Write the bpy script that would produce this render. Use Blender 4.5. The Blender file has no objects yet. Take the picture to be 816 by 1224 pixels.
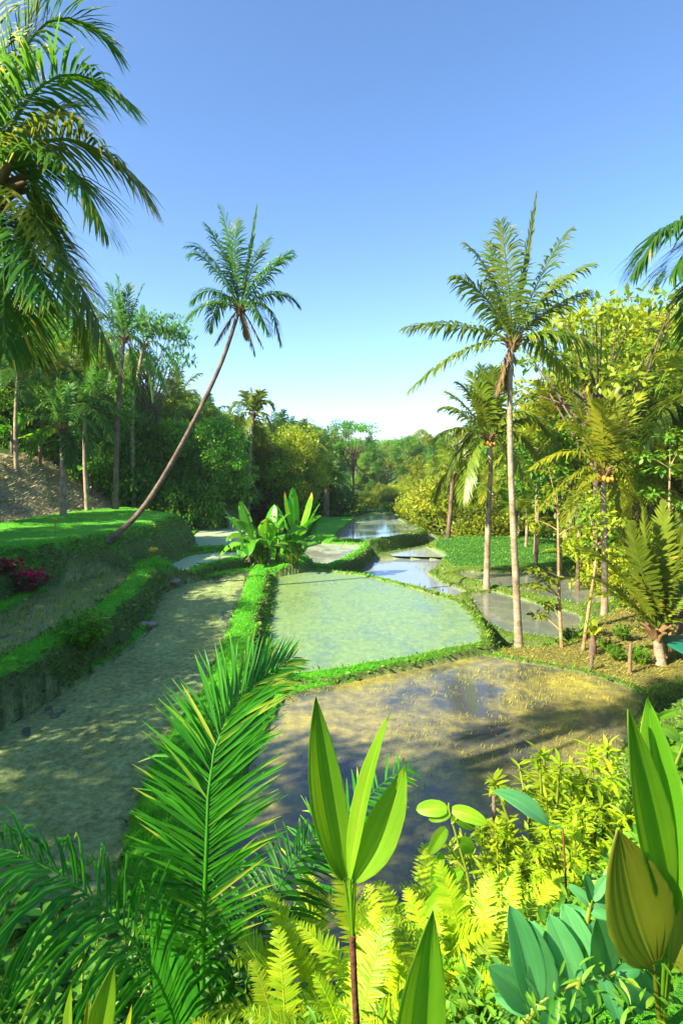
import bpy, math, random
import numpy as np
from mathutils import Vector
random.seed(7)
RNG = np.random.default_rng(11)
SC = bpy.context.scene
COL = SC.collection
F = 700.0            # focal length in photo pixels (photo 816 x 1224)
HZ = 555.0           # horizon row
CAMZ = 6.0

def PX(px, py, Y):
    return np.array([(px - 408) / F * Y, Y, CAMZ - (py - HZ) / F * Y])
def PZ(px, py, z):
    return PX(px, py, F * (CAMZ - z) / (py - HZ))
def nrm(v):
    v = np.asarray(v, float)
    return v / np.maximum(np.linalg.norm(v, axis=-1, keepdims=True), 1e-9)

# ------------------------------------------------------------------ mesh builder
class MB:
    def __init__(s): s.v = []; s.f = []; s.t = []; s.n = 0
    def add(s, v, f, t=0.5):
        v = np.asarray(v, float).reshape(-1, 3); f = np.asarray(f, int)
        t = np.broadcast_to(np.asarray(t, float), (len(v),))
        s.v.append(v); s.f.append(f + s.n); s.t.append(t); s.n += len(v)
    def mesh(s, name, mat, smooth=True):
        me = bpy.data.meshes.new(name)
        v = np.concatenate(s.v)
        me.vertices.add(len(v)); me.vertices.foreach_set('co', v.ravel().astype(np.float32))
        li = np.concatenate([f.ravel() for f in s.f])
        lt = np.concatenate([np.full(len(f), f.shape[1]) for f in s.f])
        me.loops.add(len(li)); me.loops.foreach_set('vertex_index', li.astype(np.int32))
        ls = np.concatenate([[0], np.cumsum(lt)[:-1]])
        me.polygons.add(len(lt)); me.polygons.foreach_set('loop_start', ls.astype(np.int32))
        me.polygons.foreach_set('loop_total', lt.astype(np.int32))
        me.polygons.foreach_set('use_smooth', np.full(len(lt), smooth, bool))
        a = me.attributes.new('tint', 'FLOAT', 'POINT')
        a.data.foreach_set('value', np.concatenate(s.t).astype(np.float32))
        me.update(calc_edges=True); me.validate()
        me.materials.append(mat)
        return me

def grid_faces(r, c, off=0):
    i = np.arange(r - 1)[:, None]; j = np.arange(c - 1)[None, :]
    a = (i * c + j).ravel() + off
    return np.stack([a, a + 1, a + c + 1, a + c], 1)

def tube(mb, pts, rad, sides=8, tint=0.5, cap=True):
    pts = np.asarray(pts, float); k = len(pts); rad = np.broadcast_to(np.asarray(rad, float), (k,))
    T = nrm(np.gradient(pts, axis=0))
    ref = np.array([0.0, 1, 0]) if abs(T[0][1]) < .9 else np.array([1.0, 0, 0])
    S = nrm(np.cross(T, ref)); U = np.cross(S, T)
    a = np.linspace(0, 2 * math.pi, sides, endpoint=False)
    v = pts[:, None] + rad[:, None, None] * (np.cos(a)[None, :, None] * S[:, None] + np.sin(a)[None, :, None] * U[:, None])
    i = np.arange(k - 1)[:, None]; j = np.arange(sides)[None, :]
    p = (i * sides + j).ravel(); q = (i * sides + (j + 1) % sides).ravel()
    mb.add(v, np.stack([p, q, q + sides, p + sides], 1), tint)
    if cap:
        mb.add(v[-1], np.arange(sides)[None, :], tint)

def ribbons(mb, B, D, L, W, U, hang, k, tint, prof=None, fold=0.):
    """n blades: base B, direction D, length L, width W, facing U, bending down by hang."""
    n = len(B); L = np.broadcast_to(L, (n,)); W = np.broadcast_to(W, (n,)); hang = np.broadcast_to(hang, (n,))
    U = np.broadcast_to(U, (n, 3)); p = B.copy(); rows = []
    prof = prof or [.35, 1, .92, .62, .06]
    for j in range(k + 1):
        s = j / k
        d = nrm(D + (hang * s)[:, None] * np.array([0, 0, -1.0]))
        w = nrm(np.cross(d, U)) * (W * np.interp(s, np.linspace(0, 1, len(prof)), prof) * .5)[:, None]
        if fold:
            up_ = nrm(np.cross(w, d)) * (np.linalg.norm(w, axis=1) * fold)[:, None]
            rows += [p - w + up_, p, p + w + up_]
        else:
            rows += [p - w, p + w]
        p = p + d * (L / k)[:, None]
    nc = 3 if fold else 2
    v = np.stack(rows, 1).reshape(-1, 3); m = nc * (k + 1)
    b = (np.arange(n) * m)[:, None]; j = (np.arange(k) * nc)[None, :]
    a = (b + j).ravel()
    tint = np.asarray(tint, float)
    if tint.ndim == 1: t = np.repeat(tint, m)
    elif tint.ndim == 2: t = np.repeat(tint, nc, axis=1).ravel()
    else: t = float(tint)
    if fold and tint.ndim: # paler midrib
        t = t.reshape(n, k + 1, nc); t = t + np.array([0, .1, 0]) * (t < .7); t = t.ravel()
    f = np.stack([a, a + 1, a + nc + 1, a + nc], 1)
    if fold: f = np.concatenate([f, f + 1])
    mb.add(v, f, t)

def bez(p0, p1, p2, n):
    t = np.linspace(0, 1, n)[:, None]
    return (1 - t) ** 2 * np.asarray(p0) + 2 * t * (1 - t) * np.asarray(p1) + t * t * np.asarray(p2)

def resample(pts, n):
    pts = np.asarray(pts, float); d = np.concatenate([[0], np.cumsum(np.linalg.norm(np.diff(pts, axis=0), axis=1))])
    s = np.linspace(0, d[-1], n)
    return np.stack([np.interp(s, d, pts[:, i]) for i in range(3)], 1)

def frond(mb, path, up=(0, 0, 1), nleaf=44, leaf=.8, a0=75, a1=22, hang=.6, lift=.25, wid=.045, rr=.03, k=3,
          start=.14, tip_yellow=0., base_t=.35, spread=.22, prof=None, both=True, rach_t=.62, fold=0., lit_side_tint=0.):
    """palm or fern frond along a path: rachis tube and two rows of leaflets."""
    path = resample(path, 24); L = np.linalg.norm(np.diff(path, axis=0), axis=1).sum()
    T = nrm(np.gradient(path, axis=0)); up = np.asarray(up, float)
    S = nrm(np.cross(T, up)); U = np.cross(S, T)
    tube(mb, path[::2], np.linspace(rr, rr * .2, 12), 5, rach_t, False)
    for sg in (-1, 1):
        t = np.linspace(start, .995, nleaf) + RNG.uniform(-.3, .3, nleaf) * (1 / nleaf); t = np.clip(t, 0, 1)
        x = t * 23; i = np.clip(x.astype(int), 0, 22); fr = (x - i)[:, None]
        B = path[i] * (1 - fr) + path[i + 1] * fr
        Ti, Si, Ui = T[i], S[i], U[i]
        u = np.clip((t - start) / (1 - start), 0, 1)
        a = np.radians(a0 + (a1 - a0) * u ** 1.2 + RNG.normal(0, 6, nleaf))[:, None]
        D = np.cos(a) * Ti + sg * np.sin(a) * Si + Ui * (lift + RNG.normal(0, .08, nleaf))[:, None]
        D = nrm(D)
        Ll = leaf * (np.sin(np.clip(u * .86 + .14, 0, 1) * math.pi) ** .55 * .85 + .12) * RNG.uniform(.86, 1.08, nleaf)
        h = hang * RNG.uniform(.5, 1.5, nleaf) + (RNG.random(nleaf) < .05) * RNG.uniform(.3, 1.2, nleaf)
        tt = np.clip(base_t + RNG.normal(0, spread * .5, nleaf) + lit_side_tint * (u if sg > 0 else u ** 3 * .8), 0, .82 if not lit_side_tint else .97)
        tm = np.repeat(tt[:, None], k + 1, 1)
        if tip_yellow > 0:
            m = RNG.random(nleaf) < tip_yellow
            tm[m, -1] = 1.0
            m2 = RNG.random(nleaf) < tip_yellow * .35
            tm[m2, max(1, k - 1):] = .95
        Uw = nrm(Ui + sg * Si * .35)
        ribbons(mb, B, D, Ll, wid * (Ll / leaf) ** .5, Uw, h, k, tm, prof, fold)

def wide_leaf(mb, path, width, N, k=14, fold=.25, pleat=.0, tint=.4, prof_pow=.75, tears=0, tip_t=None, edge_t=None, base=.06):
    """a broad blade (banana, ti plant): nine columns across, folded along the midrib."""
    path = resample(path, k + 1); T = nrm(np.gradient(path, axis=0)); N = np.asarray(N, float)
    S = nrm(np.cross(T, N)); U = np.cross(S, T)
    s = np.linspace(0, 1, k + 1)
    w = width * .5 * np.maximum(np.sin(np.clip(s * .97 + .03, 0, 1) ** .85 * math.pi) ** prof_pow, base * (1 - s) + .01)
    cols = np.array([-1, -.86, -.72, -.58, -.44, -.3, -.16, -.05, 0, .05, .16, .3, .44, .58, .72, .86, 1.])
    stz = RNG.uniform(-.13, .13, 17); stz[7:10] = .2; nc = 17
    v = []; tt = []
    for r in range(k + 1):
        for c in cols:
            z = fold * abs(c) * w[r] + (pleat * width * .5 + .008 * width) * math.cos(abs(c) * 22)
            jag = 1 + (RNG.uniform(-.03, .03) if abs(c) == 1 else 0)
            v.append(path[r] + S[r] * c * w[r] * jag + U[r] * z - np.array([0, 0, 1]) * 0)
            t = tint + stz[len(tt) % nc] + .12 * math.sin(s[r] * 5 + c * 2) + RNG.uniform(-.05, .05)
            if tip_t is not None and s[r] > .86: t = tip_t
            if edge_t is not None and abs(c) == 1 and RNG.random() < .5: t = edge_t
            tt.append(t)
    f = grid_faces(k + 1, nc)
    if tears:
        keep = np.ones(len(f), bool); v = np.array(v)
        for _ in range(tears):
            r = RNG.integers(2, k - 1); side = RNG.random() < .5
            for ci in (range(0, 6) if side else range(10, 16)):
                if RNG.random() < .85: keep[r * 16 + ci] = RNG.random() < .25
            rr = r * nc + (0 if side else nc - 1)
            v[rr] -= np.array([0, 0, width * RNG.uniform(.05, .3)])
        f = f[keep]
    mb.add(v, f, np.array(tt))

# ------------------------------------------------------------------ objects
def thing(name, label, cat, loc=(0, 0, 0), group=None):
    o = bpy.data.objects.new(name, None); COL.objects.link(o); o.location = [float(x) for x in loc]
    o.empty_display_size = .2
    o['label'] = label; o['category'] = cat
    if group: o['group'] = group
    return o
def part(name, me, parent, label=None):
    if isinstance(me, tuple): me = me[0].mesh(name, me[1])
    o = bpy.data.objects.new(name, me); COL.objects.link(o); o.parent = parent
    if label: o['label'] = label
    return o
def solo(name, me, label=None, cat=None, group=None, kind=None, loc=(0, 0, 0)):
    o = bpy.data.objects.new(name, me); COL.objects.link(o); o.location = [float(x) for x in loc]
    if label: o['label'] = label
    if cat: o['category'] = cat
    if group: o['group'] = group
    if kind: o['kind'] = kind
    return o

# ------------------------------------------------------------------ materials
def new_mat(name):
    m = bpy.data.materials.new(name); m.use_nodes = True
    nt = m.node_tree; nt.nodes.clear()
    N = lambda t, **k: _node(nt, t, k)
    return m, nt, N
def _node(nt, t, k):
    n = nt.nodes.new(t)
    for a, b in k.items(): setattr(n, a, b)
    return n
def ramp(nt, stops, inp=None, interp='LINEAR'):
    r = nt.nodes.new('ShaderNodeValToRGB'); r.color_ramp.interpolation = interp
    e = r.color_ramp.elements
    while len(e) < len(stops): e.new(.5)
    for x, (p, c) in zip(e, stops):
        x.position = p; x.color = (*c, 1) if len(c) == 3 else c
    if inp is not None: nt.links.new(inp, r.inputs[0])
    return r
def noise(nt, scale, coord, detail=5, rough=.6, dist=0.):
    n = nt.nodes.new('ShaderNodeTexNoise'); n.inputs['Scale'].default_value = scale
    n.inputs['Detail'].default_value = detail; n.inputs['Roughness'].default_value = rough
    n.inputs['Distortion'].default_value = dist
    nt.links.new(coord, n.inputs['Vector']); return n
def mixc(nt, fac, a, b, mode='MIX'):
    m = nt.nodes.new('ShaderNodeMix'); m.data_type = 'RGBA'; m.blend_type = mode
    for s, v in ((m.inputs[0], fac), (m.inputs[6], a), (m.inputs[7], b)):
        if hasattr(v, 'links'): nt.links.new(v, s)
        elif isinstance(v, (int, float)): s.default_value = v
        else: s.default_value = (*v, 1)
    return m.outputs[2]

def leaf_mat(name, c1, c2, c3=(.42, .32, .03), trans=.4, rough=.42, var=.5, tboost=1.5, veins=False, spec=.35):
    m, nt, N = new_mat(name)
    at = N('ShaderNodeAttribute', attribute_name='tint')
    r = ramp(nt, [(0, c1), (.82, c2), (.9, tuple(.5 * (a + b) for a, b in zip(c2, c3))), (1, c3)], at.outputs['Fac'])
    oi = N('ShaderNodeObjectInfo')
    hs = N('ShaderNodeHueSaturation'); nt.links.new(r.outputs[0], hs.inputs['Color'])
    mr = N('ShaderNodeMapRange'); nt.links.new(oi.outputs['Random'], mr.inputs[0])
    mr.inputs[3].default_value = 1 - var * .5; mr.inputs[4].default_value = 1 + var * .6
    nt.links.new(mr.outputs[0], hs.inputs['Value'])
    geo = N('ShaderNodeNewGeometry')
    no = noise(nt, 3.1, geo.outputs['Position'], 3)
    col = mixc(nt, .35, hs.outputs[0], ramp(nt, [(.3, (.35, .4, .35)), (.7, (1.0, 1.0, .9))], no.outputs[0]).outputs[0], 'MULTIPLY')
    p = N('ShaderNodeBsdfPrincipled'); nt.links.new(col, p.inputs['Base Color'])
    p.inputs['Roughness'].default_value = rough; p.inputs['Specular IOR Level'].default_value = spec
    tr = N('ShaderNodeBsdfTranslucent')
    tc = mixc(nt, 1., col, (tboost * 1.1, tboost, tboost * .55), 'MULTIPLY'); nt.links.new(tc, tr.inputs['Color'])
    mx = N('ShaderNodeMixShader'); mx.inputs[0].default_value = trans
    nt.links.new(p.outputs[0], mx.inputs[1]); nt.links.new(tr.outputs[0], mx.inputs[2])
    if veins:
        sp = noise(nt, 26, geo.outputs['Position'], 6, .75); sr = ramp(nt, [(.66, (1, 1, 1)), (.7, (.55, .38, .12)), (.74, (.3, .18, .06))], sp.outputs[0])
        col2 = mixc(nt, 1., col, sr.outputs[0], 'MULTIPLY'); nt.links.new(col2, p.inputs['Base Color']); nt.links.new(col2, tc.node.inputs[6])
        w = noise(nt, 60, geo.outputs['Position'], 2); b = N('ShaderNodeBump'); b.inputs['Strength'].default_value = .15
        nt.links.new(w.outputs[0], b.inputs['Height']); nt.links.new(b.outputs[0], p.inputs['Normal'])
    o = N('ShaderNodeOutputMaterial'); nt.links.new(mx.outputs[0], o.inputs[0])
    return m

def bark_mat(name, c1, c2, c3, rings=7., bump=.5):
    m, nt, N = new_mat(name)
    tc = N('ShaderNodeTexCoord'); geo = N('ShaderNodeNewGeometry')
    n1 = noise(nt, 2.2, geo.outputs['Position'], 6, .65)
    n2 = noise(nt, 18, geo.outputs['Position'], 4, .6)
    r = ramp(nt, [(.3, c1), (.5, c2), (.72, c3)], n1.outputs[0])
    sep = N('ShaderNodeSeparateXYZ'); nt.links.new(geo.outputs['Position'], sep.inputs[0])
    ma = N('ShaderNodeMath', operation='MULTIPLY_ADD'); nt.links.new(sep.outputs[2], ma.inputs[0]); ma.inputs[1].default_value = rings
    nt.links.new(n1.outputs[0], ma.inputs[2])
    fr = N('ShaderNodeMath', operation='FRACT'); nt.links.new(ma.outputs[0], fr.inputs[0])
    rr = ramp(nt, [(0, (.45, .42, .4)), (.14, (.9, .9, .9)), (1, (1, 1, 1))], fr.outputs[0])
    c = mixc(nt, .8 if rings else 0., r.outputs[0], rr.outputs[0], 'MULTIPLY')
    c = mixc(nt, .5, c, ramp(nt, [(.3, (.45, .45, .45)), (.65, (1.15, 1.12, 1.1))], n2.outputs[0]).outputs[0], 'MULTIPLY')
    p = N('ShaderNodeBsdfPrincipled'); nt.links.new(c, p.inputs['Base Color']); p.inputs['Roughness'].default_value = .85
    p.inputs['Specular IOR Level'].default_value = .2
    b = N('ShaderNodeBump'); b.inputs['Strength'].default_value = bump; b.inputs['Distance'].default_value = .04
    nt.links.new(n2.outputs[0], b.inputs['Height']); nt.links.new(b.outputs[0], p.inputs['Normal'])
    o = N('ShaderNodeOutputMaterial'); nt.links.new(p.outputs[0], o.inputs[0])
    return m

M = {}
M['palm_lit'] = leaf_mat('palm_lit', (.06, .15, .012), (.24, .3, .025), (.6, .42, .06), .42, .36)  # lit copy of the palm green, sunlight put into the colour
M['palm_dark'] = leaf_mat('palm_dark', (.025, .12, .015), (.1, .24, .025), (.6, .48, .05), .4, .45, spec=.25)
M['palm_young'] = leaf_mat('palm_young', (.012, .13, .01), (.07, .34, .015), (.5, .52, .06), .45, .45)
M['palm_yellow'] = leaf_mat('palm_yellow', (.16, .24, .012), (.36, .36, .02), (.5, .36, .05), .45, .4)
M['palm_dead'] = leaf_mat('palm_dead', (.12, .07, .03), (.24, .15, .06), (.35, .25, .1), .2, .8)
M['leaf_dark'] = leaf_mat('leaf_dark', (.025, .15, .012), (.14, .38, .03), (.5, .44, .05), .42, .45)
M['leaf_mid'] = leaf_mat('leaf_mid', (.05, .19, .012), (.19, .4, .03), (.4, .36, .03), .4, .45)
M['leaf_lit'] = leaf_mat('leaf_lit', (.13, .25, .012), (.4, .46, .025), (.5, .4, .04), .45, .45)  # lit copy of the leaf greens, sunlight put into the colour
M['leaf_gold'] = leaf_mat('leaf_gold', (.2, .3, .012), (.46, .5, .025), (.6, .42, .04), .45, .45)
M['leaf_blue'] = leaf_mat('leaf_blue', (.035, .2, .055), (.12, .38, .13), (.1, .3, .08), .25, .4)
M['fern'] = leaf_mat('fern', (.24, .46, .012), (.5, .62, .02), (.5, .4, .03), .5, .45)
M['ti_green'] = leaf_mat('ti_green', (.1, .3, .01), (.27, .48, .02), (.4, .3, .08), .5, .45, veins=True, spec=.25)
M['ti_bronze'] = leaf_mat('ti_bronze', (.09, .12, .008), (.2, .2, .015), (.3, .16, .05), .45, .36, veins=True)
M['banana'] = leaf_mat('banana', (.04, .27, .015), (.18, .46, .025), (.45, .3, .05), .45, .36)
M['crimson'] = leaf_mat('crimson', (.3, .012, .045), (.6, .02, .1), (.6, .05, .12), .35, .5)
M['red'] = leaf_mat('red', (.12, .06, .03), (.25, .1, .06), (.3, .08, .06), .2, .6)
M['yellow'] = leaf_mat('yellow', (.55, .4, .03), (.7, .55, .1), (.8, .7, .3), .3, .5)
M['fruit'] = leaf_mat('fruit', (.3, .2, .02), (.5, .28, .03), (.5, .22, .03), .05, .5)
M['coco_bark'] = bark_mat('coco_bark', (.13, .1, .065), (.34, .27, .18), (.52, .44, .32), 7.)
M['palm_bark'] = bark_mat('palm_bark', (.06, .045, .035), (.16, .12, .095), (.28, .22, .17), 7.)
M['dark_bark'] = bark_mat('dark_bark', (.05, .04, .03), (.16, .11, .08), (.27, .2, .15), 0.)
M['pale_bark'] = bark_mat('pale_bark', (.2, .12, .05), (.42, .29, .13), (.5, .4, .22), 3.)
M['stem'] = bark_mat('stem', (.08, .03, .02), (.16, .06, .035), (.22, .12, .06), 40.)
M['stem_green'] = leaf_mat('stem_green', (.12, .2, .02), (.25, .3, .03), trans=.1)
M['stone'] = bark_mat('stone', (.12, .11, .07), (.26, .24, .17), (.42, .39, .3), 0.)
M['wood'] = bark_mat('wood', (.12, .08, .05), (.25, .18, .1), (.34, .26, .16), 0.)

# ------------------------------------------------------------------ terrain description
def W(pts, z): return np.array([PZ(x, y, z)[:2] for x, y in pts])
# name, pixel outline, level, kind, bund width, bund height, bank slope, look
PADS = [
 ('A', [(345,831),(420,815),(460,807),(500,799),(575,784),(600,788),(650,797),(700,806),(745,820),(765,835),(760,860),(740,900),(680,970),(600,1060),(500,1130),(440,1170),(330,1224),(215,1224),(235,1120),(262,1030),(290,940),(322,870)], 0., 'water', .3, .07, 3, 'rice'),
 ('B', [(330,690),(372,682),(430,688),(490,703),(545,720),(563,738),(572,755),(574,768),(500,784),(420,798),(352,808),(326,795),(322,745)], .2, 'water', .3, .1, 3, 'duckweed'),
 ('C', [(178,752),(183,728),(196,708),(215,699),(262,690),(300,685),(285,720),(265,770),(240,830),(205,870),(165,950),(140,1040),(128,1080),(70,1112),(-60,1105),(-200,1100),(-200,960),(-60,900),(0,872),(60,835),(110,805),(150,778)], .55, 'water', .85, .18, 3, 'mud'),
 ('D', [(-120,808),(-60,768),(0,738),(60,705),(100,690),(155,680),(160,684),(140,705),(105,735),(50,762),(0,792),(-60,830),(-120,865)], 1.5, 'water', .75, .14, 3.5, 'seedling'),
 ('E', [(-120,712),(-60,688),(0,668),(50,657),(66,655),(62,645),(-80,650)], 2.75, 'grass', 0, 0, 4, ''),
 ('F', [(-120,678),(-80,668),(0,652),(60,645),(140,631),(178,622),(206,614),(150,606),(80,612),(0,625),(-80,640)], 3.1, 'grass', 0, 0, 2.2, 'field'),
 ('S', [(72,697),(100,684),(150,671),(195,673),(205,668),(150,660),(72,678)], 1.62, 'grass', 0, 0, 3, ''),
 ('G1', [(190,682),(228,664),(262,660),(295,660),(287,665),(245,675),(208,688)], 1.0, 'water', .4, .12, 3, 'algae'),
 ('G2', [(228,643),(250,625),(290,619),(300,635),(298,652),(235,654)], 1.25, 'water', .3, .08, 3, 'algae'),
 ('H', [(150,604),(165,601),(240,598),(285,598),(270,606),(240,609),(215,612)], 2.4, 'grass', 0, 0, 2.2, 'field'),
 ('X', [(300,657),(350,655),(362,660),(350,673),(312,676)], .75, 'grass', 0, 0, 2.5, ''),
 ('I', [(366,655),(382,650),(434,652),(420,663),(404,671),(388,676),(358,673)], .1, 'water', .5, .15, 3, 'pale'),
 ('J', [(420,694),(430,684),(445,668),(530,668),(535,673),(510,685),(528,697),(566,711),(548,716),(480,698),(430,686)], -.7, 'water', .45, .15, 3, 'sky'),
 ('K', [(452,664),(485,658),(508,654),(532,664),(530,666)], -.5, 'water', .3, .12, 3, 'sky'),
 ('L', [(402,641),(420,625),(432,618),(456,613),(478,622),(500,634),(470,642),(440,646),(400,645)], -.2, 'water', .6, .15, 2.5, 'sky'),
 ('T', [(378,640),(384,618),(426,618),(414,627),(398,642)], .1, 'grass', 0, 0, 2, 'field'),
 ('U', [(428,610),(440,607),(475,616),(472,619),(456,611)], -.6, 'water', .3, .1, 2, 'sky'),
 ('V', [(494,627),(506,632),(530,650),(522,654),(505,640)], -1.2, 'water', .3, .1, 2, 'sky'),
 ('O', [(540,687),(556,684),(600,686),(650,684),(700,690),(735,700),(728,722),(690,724),(640,712),(586,700)], -.45, 'water', .5, .16, 3, 'shade'),
 ('P', [(560,712),(590,708),(640,722),(690,735),(696,752),(680,768),(640,762),(605,758),(582,744),(570,728)], -.5, 'water', .4, .14, 3, 'shade'),
 ('Q', [(522,645),(560,640),(640,640),(720,650),(760,668),(740,680),(640,676),(545,676),(525,662)], -.15, 'grass', 0, 0, 2, 'lawn'),
 ('R', [(590,778),(625,776),(690,770),(712,745),(760,720),(850,712),(860,790),(816,806),(765,820),(650,792)], -.02, 'grass', 0, 0, 2, 'dry'),
]
POLY = [W(p[1], p[2]) for p in PADS]
LOOK = {'': 0, 'field': 1, 'dry': 2, 'lawn': 4}

def wob(x, y, s=1.):
    return (np.sin(x * 2.3 * s + 1.3 * np.sin(y * 1.1 * s)) + np.sin(y * 2.9 * s + 1.7 * np.sin(x * 1.7 * s)) + .6 * np.sin(x * 5.7 * s - y * 4.9 * s) + .5 * np.sin(x * 11.3 * s + y * 9.1 * s)) / 3.1
def lumps(x, y):
    return .5 * wob(x * .37, y * .37) + .5 * wob(x * .9 + 3, y * .8 + 1)
def sdist(P, poly):
    """signed distance, negative inside"""
    x, y = P[:, 0], P[:, 1]; n = len(poly); best = np.full(len(P), 1e9); ins = np.zeros(len(P), bool)
    for i in range(n):
        a = poly[i]; b = poly[(i + 1) % n]; e = b - a
        t = np.clip(((x - a[0]) * e[0] + (y - a[1]) * e[1]) / max(e @ e, 1e-9), 0, 1)
        best = np.minimum(best, (x - a[0] - t * e[0]) ** 2 + (y - a[1] - t * e[1]) ** 2)
        c = (a[1] > y) != (b[1] > y)
        xi = a[0] + (y - a[1]) / np.where(abs(e[1]) < 1e-9, 1e-9, e[1]) * e[0]
        ins ^= c & (x < xi)
    d = np.sqrt(best)
    return np.where(ins, -d, d)

def smooth0(d, w=1.5): # smooth ramp max(d,0)
    return np.where(d > w, d - w / 2, np.where(d > 0, d * d / (2 * w), 0))

def terrain(x, y):
    x = np.asarray(x, float).ravel(); y = np.asarray(y, float).ravel()
    wb = wob(x, y); lm = lumps(x, y)
    h = -1.15 - .012 * np.clip(y - 45, 0, 120)
    # foreground hillside under the camera
    ye = np.interp(x, [-14, -8, -4, -2, .3, 2.5, 5.5, 9, 14], [5.4, 6.2, 6.7, 6.3, 6.6, 8.2, 12, 15.2, 18])
    dn = (ye - y) * .8
    hn = -.1 + np.minimum(1.08 * dn, 4.35 + .05 * dn) + lm * .12
    h = np.where(dn > -.15, np.maximum(h, hn), h)
    # left hillside
    xl = np.interp(y, [-30, -10, 0, 6, 12, 16, 29, 40, 52, 65, 95, 130, 170], [-8, -8.5, -10, -12, -14, -16, -17.6, -15.4, -12.5, -9.5, -5, 2, 20])
    dl = xl - x
    z0 = np.interp(y, [0, 12, 16, 29, 40, 60, 100], [1.2, .5, 1.5, 3.0, 2.9, 1.6, -1.3])
    hl = z0 + .85 * smooth0(np.minimum(dl, 4.6), 1.2) + .28 * np.clip(dl - 4.6, 0, 40) + lm * .3 * np.clip(dl, 0, 1)
    h = np.where(dl > -.8, np.maximum(h, hl - np.clip(-dl, 0, 9) * 3), h)
    # right hillside
    xr = np.interp(y, [-30, 0, 15, 20, 30, 50, 70, 100, 140], [8, 9, 10.6, 11.5, 13.5, 17, 15, 10, 5])
    dr = x - xr
    hr = -.6 + .5 * smooth0(np.minimum(dr, 14), 2) + .12 * np.clip(dr - 14, 0, 60) + lm * .3 * np.clip(dr, 0, 1)
    h = np.where(dr > -1, np.maximum(h, hr), h)
    # ground rising to the ridge beyond the valley
    fy = np.clip(y - 105, 0, 700)
    h = np.maximum(h, -2.0 + fy * .05 + lm * .6 * np.clip(fy / 30, 0, 1) + 1.2 * np.clip(fy / 40, 0, 1) * np.sin(x * .045 + 1))
    kind = np.zeros(len(x)); look = np.where((dl > -.2) & (dl < 5.2) & (y > 18) & (y < 60), 2., 0.)
    look = np.where((dl >= 5.2) | (dr > 1.5) | (y > 95), 3., look)
    P = np.stack([x + wb * .05, y + .05 * wob(y + 4, x)], 1)
    sds = []
    for (nm, _, z, kd, w, bh, sl, lk), poly in zip(PADS, POLY):
        lo = poly.min(0) - 5; hi = poly.max(0) + 5
        m = (x > lo[0]) & (x < hi[0]) & (y > lo[1]) & (y < hi[1])
        idx = np.nonzero(m)[0]; sds.append(None)
        if not len(idx): continue
        d = sdist(P[idx], poly); sds[-1] = (idx, d)
        do = np.maximum(d, 0)
        if kd == 'water':
            q = np.clip(do / w, 0, 1)
            top = z + bh * np.sqrt(np.clip(1 - (2 * q - 1) ** 2 * .8, 0, 1)) + .03 * wb[idx] * (q > 0)
        else:
            top = z + .03 * wb[idx] + np.where(lk == 'field', 0, .05 * lm[idx])
        dd = do - w * (1 + .22 * wb[idx]) if kd == 'water' else do
        rd = .25 if kd == 'water' else 1.1
        fall = np.where(dd > 0, np.where(dd < rd, dd * dd * sl / (2 * rd), (dd - rd / 2) * sl), 0)
        f = top - fall * (1 + .18 * wb[idx])
        up = f > h[idx]
        if kd == 'grass':
            look[idx] = np.where(up, np.where(d < .15, LOOK[lk], 0), look[idx])
        else:
            look[idx] = np.where(up, 0, look[idx])
        h[idx] = np.maximum(h[idx], f)
    for (nm, _, z, kd, w, bh, sl, lk), s in zip(PADS, sds):
        if kd != 'water' or s is None: continue
        idx, d = s; i = d < 0
        h[idx[i]] = z - np.minimum(.18, .05 - d[i] * 1.5)
        kind[idx[i]] = 1
        if nm == 'C':
            X, Y = x[idx[i]], y[idx[i]]; u = X * .86 + Y * .5; v = -X * .5 + Y * .86
            rg = wob(u * 1.5, v * .55) + .8 * wob(u * .55 + 2, v * .3) + .6 * np.sin(u * 9 + 2.5 * wob(u, v * .6)) * (wob(u * .5, v * .5) > -.1) + .4 * wob(u * 3.1, v * 2.3)
            rg = rg + .5 * wob(u * 5.3, v * 2.9) - .9 * np.clip((Y - 19.5) / 3, 0, 1)
            h[idx[i]] = z + np.clip(.024 * rg + .034, -.04, .07) - .08 * np.clip(1 + d[i] / .12, 0, 1)
    return h, kind, look

def H(x, y): return float(terrain([x], [y])[0][0])

def axis(fine_lo, fine_hi, step, lo, hi, g=1.12):
    a = list(np.arange(fine_lo, fine_hi, step)); s = step; v = fine_hi
    while v < hi: a.append(v); s = min(s * g, 14); v += s
    a.append(hi); b = []; s = step; v = fine_lo - step
    while v > lo: b.append(v); s = min(s * g, 14); v -= s
    b.append(lo)
    return np.array(b[::-1] + a)
xs = axis(-16.5, 13.5, .095, -420, 420)
ys = [4.4]
while ys[-1] < 110: ys.append(ys[-1] + max(.08, .0052 * ys[-1]))
v = ys[-1]
while v < 760: v += min(14, .05 * (v - 100) + 1); ys.append(v)
near = list(np.arange(-1.5, 4.4, .15)); back = [-40, -25, -15, -10, -7, -5, -3.5, -2.5]
ys = np.array(back + near + ys)
gx, gy = np.meshgrid(xs, ys)
hh, kk, lk = terrain(gx, gy)

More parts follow.
